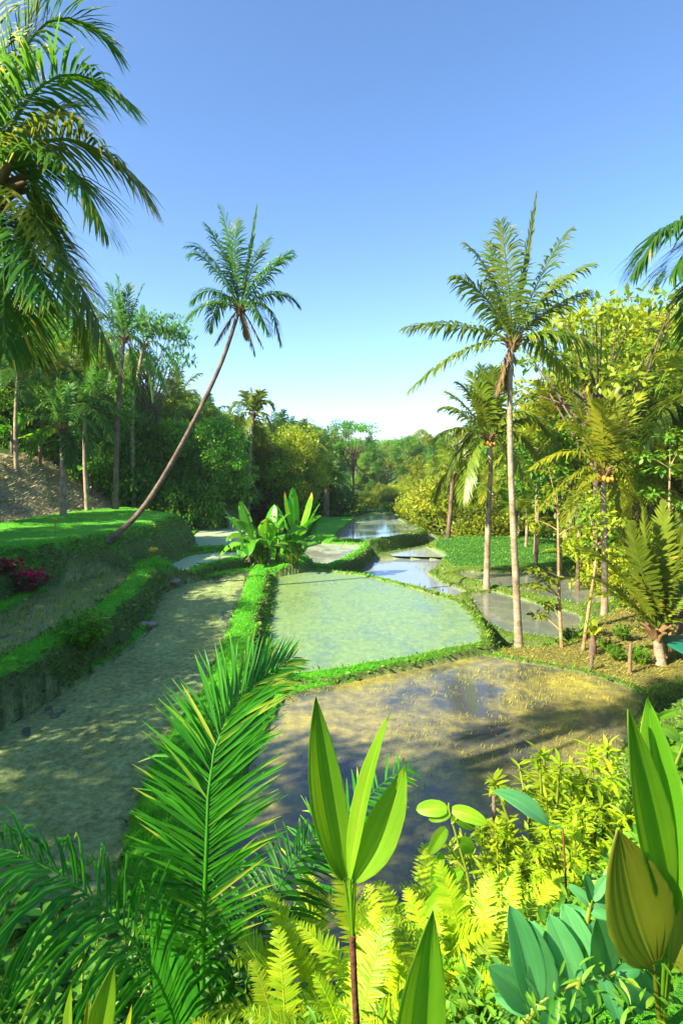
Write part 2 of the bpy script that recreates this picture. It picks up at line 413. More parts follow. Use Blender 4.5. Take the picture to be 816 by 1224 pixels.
def ground_material():
    m, nt, N = new_mat('ground')
    geo = N('ShaderNodeNewGeometry'); pos = geo.outputs['Position']
    wet = N('ShaderNodeAttribute', attribute_name='wet').outputs['Fac']
    lka = N('ShaderNodeAttribute', attribute_name='look').outputs['Fac']
    sep = N('ShaderNodeSeparateXYZ'); nt.links.new(geo.outputs['True Normal'], sep.inputs[0])
    n1 = noise(nt, .9, pos, 6, .65); n2 = noise(nt, 7, pos, 6, .7); n3 = noise(nt, 38, pos, 4, .7)
    g = ramp(nt, [(.28, (.1, .1, .04)), (.36, (.05, .24, .012)), (.5, (.08, .4, .015)), (.75, (.18, .5, .03))], n2.outputs[0]).outputs[0]
    g = mixc(nt, .5, g, ramp(nt, [(.3, (.55, .6, .5)), (.7, (1.2, 1.2, 1))], n1.outputs[0]).outputs[0], 'MULTIPLY')
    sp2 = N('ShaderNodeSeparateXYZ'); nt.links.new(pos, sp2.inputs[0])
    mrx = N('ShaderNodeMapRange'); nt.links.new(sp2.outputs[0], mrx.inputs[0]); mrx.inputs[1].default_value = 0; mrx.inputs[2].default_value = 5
    g = mixc(nt, mrx.outputs[0], g, ramp(nt, [(.3, (.04, .11, .012)), (.55, (.1, .17, .02)), (.75, (.22, .21, .05))], n2.outputs[0]).outputs[0])  # drier grass to the right, sunlit bund tone put into its colour
    # mossy earth on the steep banks
    e = ramp(nt, [(.25, (.05, .045, .025)), (.4, (.13, .125, .06)), (.56, (.12, .22, .05)), (.78, (.3, .28, .16))], n2.outputs[0]).outputs[0]
    e = mixc(nt, .8, e, ramp(nt, [(.3, (.25, .24, .2)), (.68, (1.5, 1.5, 1.35))], n3.outputs[0]).outputs[0], 'MULTIPLY')
    st = N('ShaderNodeMath', operation='ADD'); nt.links.new(sep.outputs[2], st.inputs[0])
    sc = N('ShaderNodeMath', operation='MULTIPLY_ADD'); nt.links.new(n2.outputs[0], sc.inputs[0]); sc.inputs[1].default_value = .5; sc.inputs[2].default_value = -.25
    nt.links.new(sc.outputs[0], st.inputs[1])
    steep = ramp(nt, [(.5, (1, 1, 1)), (.78, (0, 0, 0))], st.outputs[0]).outputs[0]
    c = mixc(nt, steep, g, e)
    # fields, dry ground, forest floor
    def band(v):
        a = N('ShaderNodeMath', operation='COMPARE'); nt.links.new(lka, a.inputs[0]); a.inputs[1].default_value = v; a.inputs[2].default_value = .5
        return a.outputs[0]
    fld = ramp(nt, [(.3, (.07, .33, .02)), (.6, (.12, .45, .03)), (.8, (.22, .46, .06))], n1.outputs[0]).outputs[0]
    c = mixc(nt, band(1), c, mixc(nt, steep, fld, e))
    dry = ramp(nt, [(.25, (.17, .13, .08)), (.45, (.34, .28, .17)), (.6, (.5, .44, .28)), (.8, (.26, .3, .1))], n2.outputs[0]).outputs[0]
    dry = mixc(nt, .6, dry, ramp(nt, [(.3, (.4, .4, .4)), (.7, (1.25, 1.2, 1.1))], n3.outputs[0]).outputs[0], 'MULTIPLY')
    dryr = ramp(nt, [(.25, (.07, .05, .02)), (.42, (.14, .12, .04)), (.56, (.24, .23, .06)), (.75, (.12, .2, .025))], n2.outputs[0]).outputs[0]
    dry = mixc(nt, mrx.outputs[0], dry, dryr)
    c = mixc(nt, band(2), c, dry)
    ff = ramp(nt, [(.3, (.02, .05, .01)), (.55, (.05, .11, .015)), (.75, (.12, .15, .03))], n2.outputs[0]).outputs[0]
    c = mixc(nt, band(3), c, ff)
    lawn = ramp(nt, [(.3, (.02, .1, .012)), (.55, (.04, .16, .02)), (.75, (.12, .2, .03))], n1.outputs[0]).outputs[0]
    c = mixc(nt, band(4), c, lawn)
    mud = ramp(nt, [(.28, (.15, .19, .09)), (.5, (.36, .46, .16)), (.72, (.6, .7, .36))], n2.outputs[0]).outputs[0]
    mud = mixc(nt, .6, mud, ramp(nt, [(.3, (.45, .47, .4)), (.7, (1.2, 1.25, 1.0))], n1.outputs[0]).outputs[0], 'MULTIPLY')
    c = mixc(nt, wet, c, mud)
    p = N('ShaderNodeBsdfPrincipled'); nt.links.new(c, p.inputs['Base Color']); p.inputs['Roughness'].default_value = .85
    p.inputs['Specular IOR Level'].default_value = .15
    b = N('ShaderNodeBump'); b.inputs['Strength'].default_value = .9; b.inputs['Distance'].default_value = .08
    ad = N('ShaderNodeMath', operation='ADD'); nt.links.new(n2.outputs[0], ad.inputs[0]); nt.links.new(n3.outputs[0], ad.inputs[1])
    nt.links.new(ad.outputs[0], b.inputs['Height']); nt.links.new(b.outputs[0], p.inputs['Normal'])
    o = N('ShaderNodeOutputMaterial'); nt.links.new(p.outputs[0], o.inputs[0])
    return m
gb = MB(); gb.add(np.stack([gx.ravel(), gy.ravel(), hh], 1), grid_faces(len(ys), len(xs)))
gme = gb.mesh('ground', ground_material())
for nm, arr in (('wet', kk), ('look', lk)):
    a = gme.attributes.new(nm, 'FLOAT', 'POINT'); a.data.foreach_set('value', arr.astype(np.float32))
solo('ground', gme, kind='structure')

# ------------------------------------------------------------------ water in the paddies
def water_mat(name, base, film, film2, cover, scale, rough, stretch=(1, 1, 1), frough=.6, bump=.02, soft=.08, spec=.5):
    """muddy water with a patchy film (duckweed, silt, seedlings) floating in it."""
    m, nt, N = new_mat(name)
    geo = N('ShaderNodeNewGeometry')
    mp = N('ShaderNodeMapping'); mp.inputs['Scale'].default_value = stretch; nt.links.new(geo.outputs['Position'], mp.inputs[0])
    n1 = noise(nt, scale, mp.outputs[0], 8, .62, .6); n2 = noise(nt, scale * 7, mp.outputs[0], 5, .7)
    n0 = noise(nt, scale * .28, mp.outputs[0], 3, .5)
    ad = N('ShaderNodeMath', operation='MULTIPLY_ADD'); nt.links.new(n2.outputs[0], ad.inputs[0]); ad.inputs[1].default_value = .35
    nt.links.new(n1.outputs[0], ad.inputs[2])
    ad2 = N('ShaderNodeMath', operation='MULTIPLY_ADD'); nt.links.new(n0.outputs[0], ad2.inputs[0]); ad2.inputs[1].default_value = .5
    nt.links.new(ad.outputs[0], ad2.inputs[2])
    th = 1.35 - cover * .9
    fac = ramp(nt, [(np.clip((th - soft) / 1.6, 0, .98), (0, 0, 0)), (np.clip((th + soft) / 1.6, .01, 1), (1, 1, 1))])
    dv = N('ShaderNodeMath', operation='DIVIDE'); nt.links.new(ad2.outputs[0], dv.inputs[0]); dv.inputs[1].default_value = 1.6
    nt.links.new(dv.outputs[0], fac.inputs[0])
    fc = ramp(nt, [(.3, film), (.7, film2)], n2.outputs[0]).outputs[0]
    c = mixc(nt, fac.outputs[0], mixc(nt, n1.outputs[0], base, tuple(b * 1.5 for b in base)), fc)
    p = N('ShaderNodeBsdfPrincipled'); nt.links.new(c, p.inputs['Base Color'])
    mr = N('ShaderNodeMapRange'); nt.links.new(fac.outputs[0], mr.inputs[0]); mr.inputs[3].default_value = rough; mr.inputs[4].default_value = frough
    nt.links.new(mr.outputs[0], p.inputs['Roughness']); p.inputs['IOR'].default_value = 1.33
    p.inputs['Specular IOR Level'].default_value = spec
    b = N('ShaderNodeBump'); b.inputs['Strength'].default_value = .6; b.inputs['Distance'].default_value = bump
    nt.links.new(ad.outputs[0], b.inputs['Height']); nt.links.new(b.outputs[0], p.inputs['Normal'])
    o = N('ShaderNodeOutputMaterial'); nt.links.new(p.outputs[0], o.inputs[0])
    return m
WM = {
 'rice': water_mat('water_rice', (.05, .055, .05), (.24, .21, .045), (.5, .43, .07), .4, .5, .05, frough=.35, bump=.012, soft=.2, spec=1.),
 'duckweed': water_mat('water_duckweed', (.075, .135, .075), (.1, .21, .075), (.25, .34, .11), .68, .75, .08, (1, .6, 1), frough=.32, bump=.006, soft=.22, spec=.8),
 'mud': water_mat('water_mud', (.07, .08, .055), (.18, .2, .06), (.36, .38, .15), .4, .5, .06, (1.8, .55, 1), .6, .14, .09, spec=.8),
 'seedling': water_mat('water_seedling', (.1, .09, .05), (.13, .15, .04), (.25, .28, .08), .5, 1.6, .2, (1, .4, 1), .6, .02),
 'algae': water_mat('water_algae', (.2, .28, .18), (.28, .4, .22), (.46, .58, .36), .8, .8, .15, frough=.4, bump=.006, soft=.2),
 'pale': water_mat('water_pale', (.18, .2, .16), (.24, .3, .18), (.38, .42, .3), .5, .8, .1, frough=.3, bump=.003, spec=.8),
 'sky': water_mat('water_sky_sheen', (.17, .2, .21), (.2, .2, .14), (.3, .3, .2), .14, .5, .05, frough=.25, bump=.0015, soft=.2, spec=.9),  # pale base colour stands in for the sky's sheen on far paddies
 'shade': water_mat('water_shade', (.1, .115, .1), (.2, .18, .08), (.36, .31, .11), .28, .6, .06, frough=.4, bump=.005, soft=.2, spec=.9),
}
WLAB = {'A': 'large dark front paddy with golden rice patches', 'B': 'pale green paddy filmed with duckweed', 'C': 'muddy silted paddy on the left'}
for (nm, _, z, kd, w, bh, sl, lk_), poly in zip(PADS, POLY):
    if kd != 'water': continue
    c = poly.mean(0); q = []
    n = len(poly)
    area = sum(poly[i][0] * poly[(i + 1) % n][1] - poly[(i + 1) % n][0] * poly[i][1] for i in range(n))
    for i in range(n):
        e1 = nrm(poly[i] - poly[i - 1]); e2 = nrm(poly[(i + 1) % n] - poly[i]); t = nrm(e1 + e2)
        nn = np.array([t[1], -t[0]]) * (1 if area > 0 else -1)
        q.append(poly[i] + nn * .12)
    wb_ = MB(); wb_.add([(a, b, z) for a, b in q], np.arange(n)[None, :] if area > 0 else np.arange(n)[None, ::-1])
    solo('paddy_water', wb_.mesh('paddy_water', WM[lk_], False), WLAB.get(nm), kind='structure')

# ------------------------------------------------------------------ grass, straw and seedlings (uncountable)
def blades(name, n, ylo, yhi, pxlo, pxhi, pick, hgt, wid, mat, lean=.5, tint=(.1, .8), power=1.):
    u = RNG.random(n); Y = ylo * (yhi / ylo) ** (u ** power); px = RNG.uniform(pxlo, pxhi, n); X = (px - 408) / F * Y
    h, k, l = terrain(X, Y)
    m = pick(X, Y, h, k, l)
    if name == 'grass': m &= (wob(X * 1.7 + 2, Y * 1.5) + RNG.normal(0, .25, n)) > -.45
    X, Y, h = X[m], Y[m], h[m]; n = len(X)
    if n == 0: return
    e = .12
    gxx = (terrain(X + e, Y)[0] - h) / e; gyy = (terrain(X, Y + e)[0] - h) / e
    if name == 'grass':
        q = (np.hypot(gxx, gyy) < 1.1 + .5 * wob(X, Y)) | (RNG.random(n) < .22)
        X, Y, h, gxx, gyy = X[q], Y[q], h[q], gxx[q], gyy[q]; n = len(X)
    if name == 'rice_seedlings': h = np.where(h > 1, 1.5, 0.)
    dn = np.stack([-np.clip(gxx, -3, 3), -np.clip(gyy, -3, 3), np.zeros(n)], 1) * .25
    a = RNG.uniform(0, 2 * math.pi, n)
    D = nrm(np.stack([np.cos(a) * lean, np.sin(a) * lean, np.ones(n)], 1) + dn)
    B = np.stack([X, Y, h - .02], 1)
    L = hgt * RNG.uniform(.5, 1.3, n) * (1 + .45 * wob(X * .8, Y * .8)); Wd = np.maximum(wid, Y * .0011) * RNG.uniform(.7, 1.3, n)
    Uv = nrm(np.stack([np.cos(a + .7), np.sin(a + .7), np.full(n, .25)], 1))
    tn = RNG.uniform(*tint, n)
    if name == 'grass': tn = np.clip(tn + np.clip((X - .5 + wob(X * .5, Y * .5)) * .12, 0, .62), 0, .97)  # blades yellow towards the right: drier, with the sunlit tone tinted in
    mb = MB(); ribbons(mb, B, D, L, Wd, Uv, .5, 2, tn, [1, .8, .05])
    solo(name, mb.mesh(name, mat), kind='stuff')
M['grass'] = leaf_mat('grass', (.05, .34, .01), (.2, .6, .02), (.24, .24, .03), .35, .5)
M['straw'] = leaf_mat('straw', (.26, .26, .14), (.6, .56, .36), (.5, .46, .3), .2, .8)
M['dry_gold'] = leaf_mat('dry_gold', (.14, .2, .02), (.42, .36, .07), (.6, .48, .14), .3, .7)
M['rice'] = leaf_mat('rice', (.34, .36, .04), (.55, .52, .09), (.66, .56, .14), .35, .5)
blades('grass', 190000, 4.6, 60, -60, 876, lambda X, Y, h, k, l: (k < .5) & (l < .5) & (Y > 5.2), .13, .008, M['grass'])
blades('lawn_grass', 40000, 25, 75, 480, 800, lambda X, Y, h, k, l: (k < .5) & (l == 4), .12, .01, M['leaf_mid'], .5, (.0, .8))
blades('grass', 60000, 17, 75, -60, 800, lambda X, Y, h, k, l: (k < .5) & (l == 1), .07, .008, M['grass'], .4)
blades('dry_grass', 60000, 17, 60, -60, 420, lambda X, Y, h, k, l: (k < .5) & (l == 2), .3, .012, M['straw'], 1.5, (.0, .9))
blades('dry_grass', 26000, 14, 30, 560, 876, lambda X, Y, h, k, l: (k < .5) & (l == 2), .13, .008, M['dry_gold'], .9, (.0, 1.))
def ricemask(X, Y, h, k, l):
    return (k > .5) & (h < -.0) & (h > -.25) & (X > -1.5) & (Y < 17.2) & (lumps(X * .9 + 5, Y * 1.6) + .5 * wob(X * .6, Y * 1.1) + (X - 2.0) * .09 + (Y - 11) * .06 + RNG.normal(0, .4, len(X)) > .62)
blades('rice_seedlings', 26000, 7.5, 17.2, 330, 790, ricemask, .1, .003, M['rice'], .35, (.1, .9))
blades('rice_seedlings', 7000, 13, 26, -100, 170, lambda X, Y, h, k, l: (k > .5) & (h > 1.25) & (h < 1.6), .16, .006, M['leaf_mid'], .3, (.1, .9))

# weeds and moss clinging to the steep banks
n = 80000; Y = 6 * 9 ** RNG.random(n); px = RNG.uniform(-60, 860, n); X = (px - 408) / F * Y; h, k, l = terrain(X, Y); e = .1
gxx = (terrain(X + e, Y)[0] - terrain(X - e, Y)[0]) / (2 * e); gyy = (terrain(X, Y + e)[0] - terrain(X, Y - e)[0]) / (2 * e); st = np.hypot(gxx, gyy)
m = (st > .9) & (k < .5) & (l < 3); X, Y, h, gxx, gyy, st = (q[m] for q in (X, Y, h, gxx, gyy, st)); n = len(X)
nn_ = nrm(np.stack([-gxx, -gyy, np.ones(n)], 1)); D = nrm(nn_ * .6 + RNG.normal(0, .5, (n, 3)) + np.array([0, 0, .1]))
mb = MB(); L = RNG.uniform(.05, .16, n) * np.clip(Y / 16, .7, 1.6)
ribbons(mb, np.stack([X, Y, h], 1) + nn_ * RNG.uniform(-.02, .05, n)[:, None], D, L, L * RNG.uniform(.25, .5, n), nrm(nn_ + RNG.normal(0, .4, (n, 3))), .8, 3, np.clip(RNG.normal(.35, .3, n), 0, 1), [.3, 1, .7, .05])
solo('bank_weeds', mb.mesh('bank_weeds', leaf_mat('weed', (.07, .15, .025), (.22, .42, .04), (.46, .4, .22), .3, .6)), kind='stuff')

PXs = []
for (nm, _, z, kd, w, bh, sl, lk_), poly in zip(PADS, POLY):
    if nm not in ('D', 'C', 'G1', 'G2', 'I', 'L', 'E', 'F'): continue
    m_ = len(poly); ar = sum(poly[i][0] * poly[(i + 1) % m_][1] - poly[(i + 1) % m_][0] * poly[i][1] for i in range(m_))
    for i in range(m_):
        a_, b_ = poly[i], poly[(i + 1) % m_]; e_ = b_ - a_; Le = np.linalg.norm(e_); no_ = np.array([e_[1], -e_[0]]) / Le * (1 if ar > 0 else -1)
        q = int(min(Le, 14) * 420); t = RNG.random(q)[:, None]; PXs.append(np.hstack([a_ + e_ * t + no_ * (w + RNG.uniform(-.15, .75, q))[:, None], np.tile(no_, (q, 1))]))
A_ = np.concatenate(PXs); h, k, l = terrain(A_[:, 0], A_[:, 1]); h2 = terrain(A_[:, 0] + A_[:, 2] * .15, A_[:, 1] + A_[:, 3] * .15)[0]
m = (k < .5) & (h - h2 > .1); A_, h, h2 = A_[m], h[m], h2[m]; n = len(A_); nn_ = np.stack([A_[:, 2], A_[:, 3], np.full(n, .25)], 1); D = nrm(nn_ + RNG.normal(0, .45, (n, 3)))
mb = MB(); L = RNG.uniform(.06, .2, n)
ribbons(mb, np.stack([A_[:, 0], A_[:, 1], h2 + (h - h2) * RNG.random(n)], 1), D, L, L * RNG.uniform(.2, .45, n), nrm(nn_ + np.array([0, 0, .6]) + RNG.normal(0, .4, (n, 3))), 1., 3, np.clip(RNG.normal(.35, .3, n), 0, 1), [.3, 1, .7, .05])
solo('bank_weeds', mb.mesh('bank_weeds', bpy.data.materials['weed']), kind='stuff')

# ------------------------------------------------------------------ palms
def crown_frond(center, ctrl, tip, **kw):
    mb = MB(); p = bez(center, ctrl, tip, 24)
    kw.setdefault('up', (0, 0, 1))
    frond(mb, p - np.asarray(kw.pop('org')), **kw)
    return mb
def trunk_mesh(pts, r0, r1, mat, org, sides=12, flare=1.35):
    pts = resample(pts, 40); s = np.linspace(0, 1, 40)
    rad = r0 + (r1 - r0) * s; rad = rad * (1 + (flare - 1) * np.exp(-s * 18)); rad = rad * (1 + .05 * (np.arange(40) % 2))
    mb = MB(); tube(mb, pts - np.asarray(org), rad, sides); return mb.mesh('trunk', mat)
def spline(pts, n=40):
    pts = np.asarray(pts, float); k = len(pts); out = []
    P = np.vstack([2 * pts[0] - pts[1], pts, 2 * pts[-1] - pts[-2]])
    for i in range(1, k):
        a, b, c, d = P[i - 1], P[i], P[i + 1], P[i + 2]
        for t in np.linspace(0, 1, n // (k - 1), endpoint=False):
            out.append(.5 * (2 * b + (c - a) * t + (2 * a - 5 * b + 4 * c - d) * t * t + (3 * b - a - 3 * c + d) * t ** 3))
    out.append(pts[-1]); return np.array(out)

def hero_palm(label, Y, trunk_px, crown_px, fronds, mat, leaf, r0, r1, group=None, bark='coco_bark', dead=(), spears=(), fruit=None, base_z=None, tip_yellow=.06, nleaf=56, wid=.06, hang=1.1, dY=0., base_t=.35, rr=.04, name='coconut_palm'):
    pts = [PX(x, y, Y + dY * i / max(1, len(trunk_px) - 1)) for i, (x, y) in enumerate(trunk_px)]
    pts[0][2] = H(pts[0][0], pts[0][1]) - .1 if base_z is None else base_z
    org = pts[0].copy(); org[2] += .1
    o = thing(name, label, 'palm tree', org, group)
    part('trunk', trunk_mesh(spline(pts), r0, r1, M[bark], org), o)
    c = pts[-1]; Yc = Y + dY; mp = Yc / F
    cx, cy = crown_px
    for fr in fronds:
        if len(fr) == 3:
            tx, ty, d = fr; arch = .22 + .12 * random.random()
            tip = PX(tx, ty, Yc + d); L = np.linalg.norm(tip - c); ctrl = c + (tip - c) * .5 + np.array([0, 0, arch * L])
        else:
            qx, qy, tx, ty, d = fr; tip = PX(tx, ty, Yc + d); ctrl = PX(qx, qy, Yc + d * .4)
        hz = abs((tip - c)[2]) / max(np.linalg.norm(tip - c), .01)
        mb = crown_frond(c, ctrl, tip, org=org, leaf=leaf, hang=1.5 * hang * (1.15 - .6 * hz if tip[2] > c[2] else 1.0), nleaf=int(nleaf * 1.35), wid=wid, lift=.1, tip_yellow=tip_yellow, base_t=base_t + random.uniform(-.12, .2), rr=rr)
        part('frond', (mb, M[mat if isinstance(mat, str) else random.choice(mat)]), o)
    for tx, ty, d in spears:
        tip = PX(tx, ty, Yc + d); mb = MB()
        frond(mb, bez(c, c + (tip - c) * .5 + np.array([.05, 0, .1]), tip, 20) - org, up=(0, 1, .2), nleaf=40, leaf=leaf * .45, a0=14, a1=5, hang=.02, lift=.05, wid=wid, rr=rr, base_t=.6)
        part('spear_leaf', (mb, M[mat if isinstance(mat, str) else mat[0]]), o)
    for tx, ty, d in dead:
        tip = PX(tx, ty, Yc + d); mb = MB(); L = np.linalg.norm(tip - c)
        frond(mb, bez(c, c + (tip - c) * .35 + np.array([0, 0, .12 * L]), tip, 20) - org, nleaf=26, leaf=leaf * .6, a0=40, a1=15, hang=1.6, lift=0, wid=wid * .8, rr=rr, base_t=.4)
        part('dead_frond', (mb, M['palm_dead']), o, 'dry brown hanging frond')
    mb = MB()   # fibrous boot of old leaf bases
    for i in range(14):
        a = i * 2.4; b0 = c + np.array([math.cos(a) * r1 * .8, math.sin(a) * r1 * .8, -.35 + .02 * i])
        tube(mb, bez(b0, b0 + np.array([math.cos(a) * .12, math.sin(a) * .12, .25]), b0 + np.array([math.cos(a) * .35, math.sin(a) * .35, .32]), 6) - org, np.linspace(.07, .03, 6) * (r1 / .1), 5, random.uniform(.2, .8))
    part('leaf_bases', (mb, M['palm_dead'] if bark != 'x' else M['stem_green']), o)
    if fruit:
        mb = MB()
        for i in range(9):
            a = i * 2.4; ce = c + np.array([math.cos(a) * .28, math.sin(a) * .28, -.3 - .05 * (i % 3)]) - org
            th = np.linspace(0, math.pi, 6)
            tube(mb, np.stack([np.full(6, ce[0]), np.full(6, ce[1]), ce[2] + .13 * np.cos(th)], 1), np.maximum(.1 * np.sin(th), .004), 7, .9)
        part('fruit_cluster', (mb, M[fruit]), o)
    return o

# tall palm on the right bund
hero_palm('tallest coconut palm, pale straight trunk rising from the grassy bund at right', 19.5,
    [(620, 772), (616, 690), (610, 560), (609, 470), (612, 408)], (612, 408),
    [(598, 266, -.6), (556, 292, .8), (543, 330, -.8), (655, 330, 482, 388, 0) if 0 else (550, 378, 482, 392, 0), (560, 398, 488, 468, -.4),
     (655, 300, 681, 274, .5), (660, 330, 708, 316, -.5), (655, 365, 702, 348, .8), (665, 385, 716, 418, -.3), (650, 395, 690, 460, 1.0), (630, 380, 668, 330, 1.6), (600, 340, 585, 290, 1.2)],
    'palm_lit', 1.05, .125, .075, spears=[(641, 230, 0)], dead=[(592, 470, -.2), (604, 465, .3)], tip_yellow=.14, nleaf=34, wid=.085, hang=1.5)
# leaning palm on the left
hero_palm('strongly leaning coconut palm with curved trunk, rooted at the mossy bank on the left', 25.0,
    [(128, 673), (172, 606), (218, 530), (262, 440), (287, 368)], (287, 368),
    [(262, 246, -.5), (245, 268, .8), (250, 285, 221, 295, 0), (240, 285, 226, 310, -.9), (250, 330, 228, 362, .3), (245, 350, 222, 385, -.4), (310, 310, 352, 306, .3), (330, 310, 348, 300, -.6),
     (335, 335, 357, 366, 0), (325, 345, 336, 412, -.3), (275, 300, 285, 262, .9), (300, 310, 322, 285, 1.2), (300, 345, 322, 400, -1.0), (265, 330, 250, 395, 1)],
    'palm_dark', .9, .12, .075, bark='palm_bark', dead=[(305, 425, -.3), (257, 412, .2), (296, 405, .4), (314, 415, .1)], spears=[(308, 243, 0)], tip_yellow=.1, nleaf=34, wid=.075, hang=1.0)
# big palm at the left edge, close
hero_palm('large close coconut palm at the left edge, its drooping fronds filling the upper left corner', 7.2,
    [(-130, 900), (-90, 700), (-40, 400), (-12, 215)], (-12, 215),
    [(50, 20, 152, 126, -.3), (30, -70, 140, 62, .4), (85, 105, 178, 242, 0), (80, 150, 128, 280, -.4), (45, 160, 46, 276, .3), (55, 230, 137, 432, -.5), (15, 290, 42, 430, .8), (70, 205, 108, 424, .7),
     (-100, 100, -200, 250, 0), (-80, 260, -150, 420, .3), (20, 60, 62, -50, .5), (-20, 60, -40, -60, -.3), (60, 100, 100, 150, 1.2), (30, 250, 60, 360, -1.0), (10, 250, 5, 420, -.2)],
    ['palm_dark', 'palm_dark', 'palm_lit'], .92, .17, .12, tip_yellow=.4, nleaf=54, wid=.04, hang=.9, rr=.035)  # lit-coloured fronds mixed in and tips yellowed to look sunlit
# second right palm
hero_palm('medium coconut palm with orange fruit, standing left of the tallest palm', 30.,
    [(581, 702), (583, 620), (586, 560), (584, 522)], (584, 522),
    [(545, 480, 527, 490, 0), (540, 500, 516, 530, -.5), (545, 520, 530, 590, 0), (560, 520, 553, 600, -.8), (575, 438, .5), (563, 446, -.6), (600, 436, .8), (620, 465, 636, 478, 0), (625, 500, 650, 560, .4),
     (605, 520, 612, 598, -.4), (590, 460, 590, 440, -.9), (640, 480, 655, 520, .6), (555, 480, 535, 470, .8), (610, 480, 640, 500, -.8), (560, 500, 540, 560, .9), (600, 510, 632, 580, .9), (570, 470, 548, 458, -.3)],
    'palm_lit', 1.2, .16, .1, fruit='fruit', nleaf=34, wid=.12, hang=.9, base_t=.45)
# palm D right
hero_palm('broad coconut palm with arching yellow green fronds above the saplings at right', 24.5,
    [(722, 738), (722, 660), (721, 590), (722, 562)], (722, 562),
    [(702, 470, 0), (690, 490, 668, 512, -.6), (690, 520, 634, 560, 0), (700, 540, 640, 612, .3), (735, 466, .4), (760, 500, 785, 508, -.3), (760, 530, 800, 575, 0), (745, 540, 775, 625, -.6), (717, 478, -1), (690, 560, 672, 640, -.7), (750, 490, 765, 470, .8), (740, 560, 748, 640, .2), (700, 500, 680, 470, 1.0)],
    'palm_yellow', .95, .14, .09, fruit='fruit', nleaf=30, wid=.1, hang=.8)
# top right corner palm
hero_palm('coconut palm beyond the right edge, one drooping frond entering at the upper right', 9.,
    [(905, 900), (895, 600), (880, 400), (872, 268)], (872, 268),
    [(800, 238, 757, 328, 0), (830, 275, 800, 330, -.5), (900, 200, 960, 300, 0), (860, 180, 850, 130, 0), (920, 240, 980, 400, .5), (850, 290, 845, 420, .5), (930, 180, 1000, 220, -.5)],
    'palm_dark', .9, .16, .11, tip_yellow=.12, nleaf=56, wid=.05, hang=.9)
# young palm at right
hero_palm('young stemless palm with broad upright leaves at the right end of the bund', 17.6,
    [(790, 800), (786, 770), (784, 752)], (784, 752),
    [(775, 680, 768, 608, 0), (790, 680, 792, 600, .4), (800, 690, 818, 630, 0), (765, 680, 737, 640, .3), (745, 665, 690, 655, -.4), (730, 690, 700, 720, .2), (810, 700, 850, 690, 0), (770, 690, 752, 625, -.6), (800, 680, 806, 615, .6), (740, 700, 705, 690, .7), (800, 720, 840, 760, .2)],
    'palm_lit', .62, .16, .12, nleaf=40, wid=.1, hang=.25, base_t=.5, tip_yellow=.1, rr=.035, name='young_palm')
# left palms
def slopeY(px, Y): return H((px - 408) / F * Y, Y)
hero_palm('slender palm with dark crown on the left slope, behind the dry grass bank', 38.,
    [(138, 560), (141, 500), (145, 440), (148, 404)], (148, 404),
    [(140, 330, 0), (155, 340, .5), (125, 360, 110, 390, 0), (120, 390, 105, 450, .5), (175, 370, 190, 400, 0), (175, 390, 185, 460, -.4), (130, 340, -.8), (165, 350, 172, 340, .3), (135, 400, 128, 465, -.6), (160, 410, 165, 470, .6)],
    'palm_dark', 1.1, .17, .12, nleaf=26, wid=.11, hang=1.0, bark='dark_bark')
hero_palm('palm with pale drooping grey green fronds, right of the slender dark palm', 42.,
    [(160, 560), (158, 500), (165, 450), (172, 412)], (172, 412),
    [(185, 380, 218, 400, 0), (190, 395, 215, 450, .4), (180, 400, 200, 470, -.6), (150, 385, 135, 420, 0), (160, 400, 150, 470, .5), (170, 370, 0), (190, 370, 205, 380, .8), (175, 410, 182, 478, .2)],
    'palm_dark', 1.3, .16, .11, nleaf=26, wid=.12, hang=1.2, base_t=.6)
hero_palm('distant coconut palm standing clear of the forest beyond the banana clump', 58.,
    [(296, 585), (299, 540), (303, 495)], (303, 492),
    [(286, 470, 276, 490, 0), (285, 485, 280, 520, 1), (318, 470, 326, 488, 0), (320, 485, 326, 515, -1), (300, 466, 0), (292, 468, 1), (312, 468, -1), (308, 500, 312, 530, 1), (295, 500, 290, 525, -1)],
    'palm_lit', 1.4, .2, .14, nleaf=20, wid=.2, hang=.9)
hero_palm('short palm with an orange brown trunk standing by the far left paddy', 72.,
    [(389, 614), (390, 598), (391, 580)], (391, 576),
    [(375, 560, 366, 575, 0), (372, 570, 368, 590, 1), (405, 558, 416, 572, 0), (408, 570, 414, 592, -1), (388, 548, 0), (398, 550, 1), (380, 552, -1), (395, 580, 398, 600, 1)],
    'palm_dark', 1.6, .4, .3, nleaf=18, wid=.25, hang=.8)
hero_palm('small palm with a short orange trunk on the dry grass slope at far left', 33.,
    [(76, 560), (75, 535), (74, 512)], (74, 510),
    [(40, 480, 20, 520, 0), (50, 500, 35, 550, .5), (95, 480, 118, 520, 0), (100, 500, 112, 548, -.5), (70, 455, 0), (85, 460, .6), (55, 465, -.6), (80, 510, 85, 555, -.5)],
    'palm_dark', .9, .17, .13, nleaf=24, wid=.1, hang=.9)
hero_palm('leaning dark palm at the edge of the right lawn, beside the yellow trees', 50.,
    [(534, 645), (538, 610), (541, 566)], (541, 562),
    [(520, 548, 508, 575, 0), (525, 560, 518, 600, 1), (556, 545, 572, 570, 0), (560, 560, 566, 600, -1), (536, 525, 0), (548, 528, 1), (530, 532, -1), (545, 570, 548, 606, 1)],
    'palm_lit', 1.4, .22, .15, nleaf=22, wid=.17, hang=.9, bark='dark_bark')
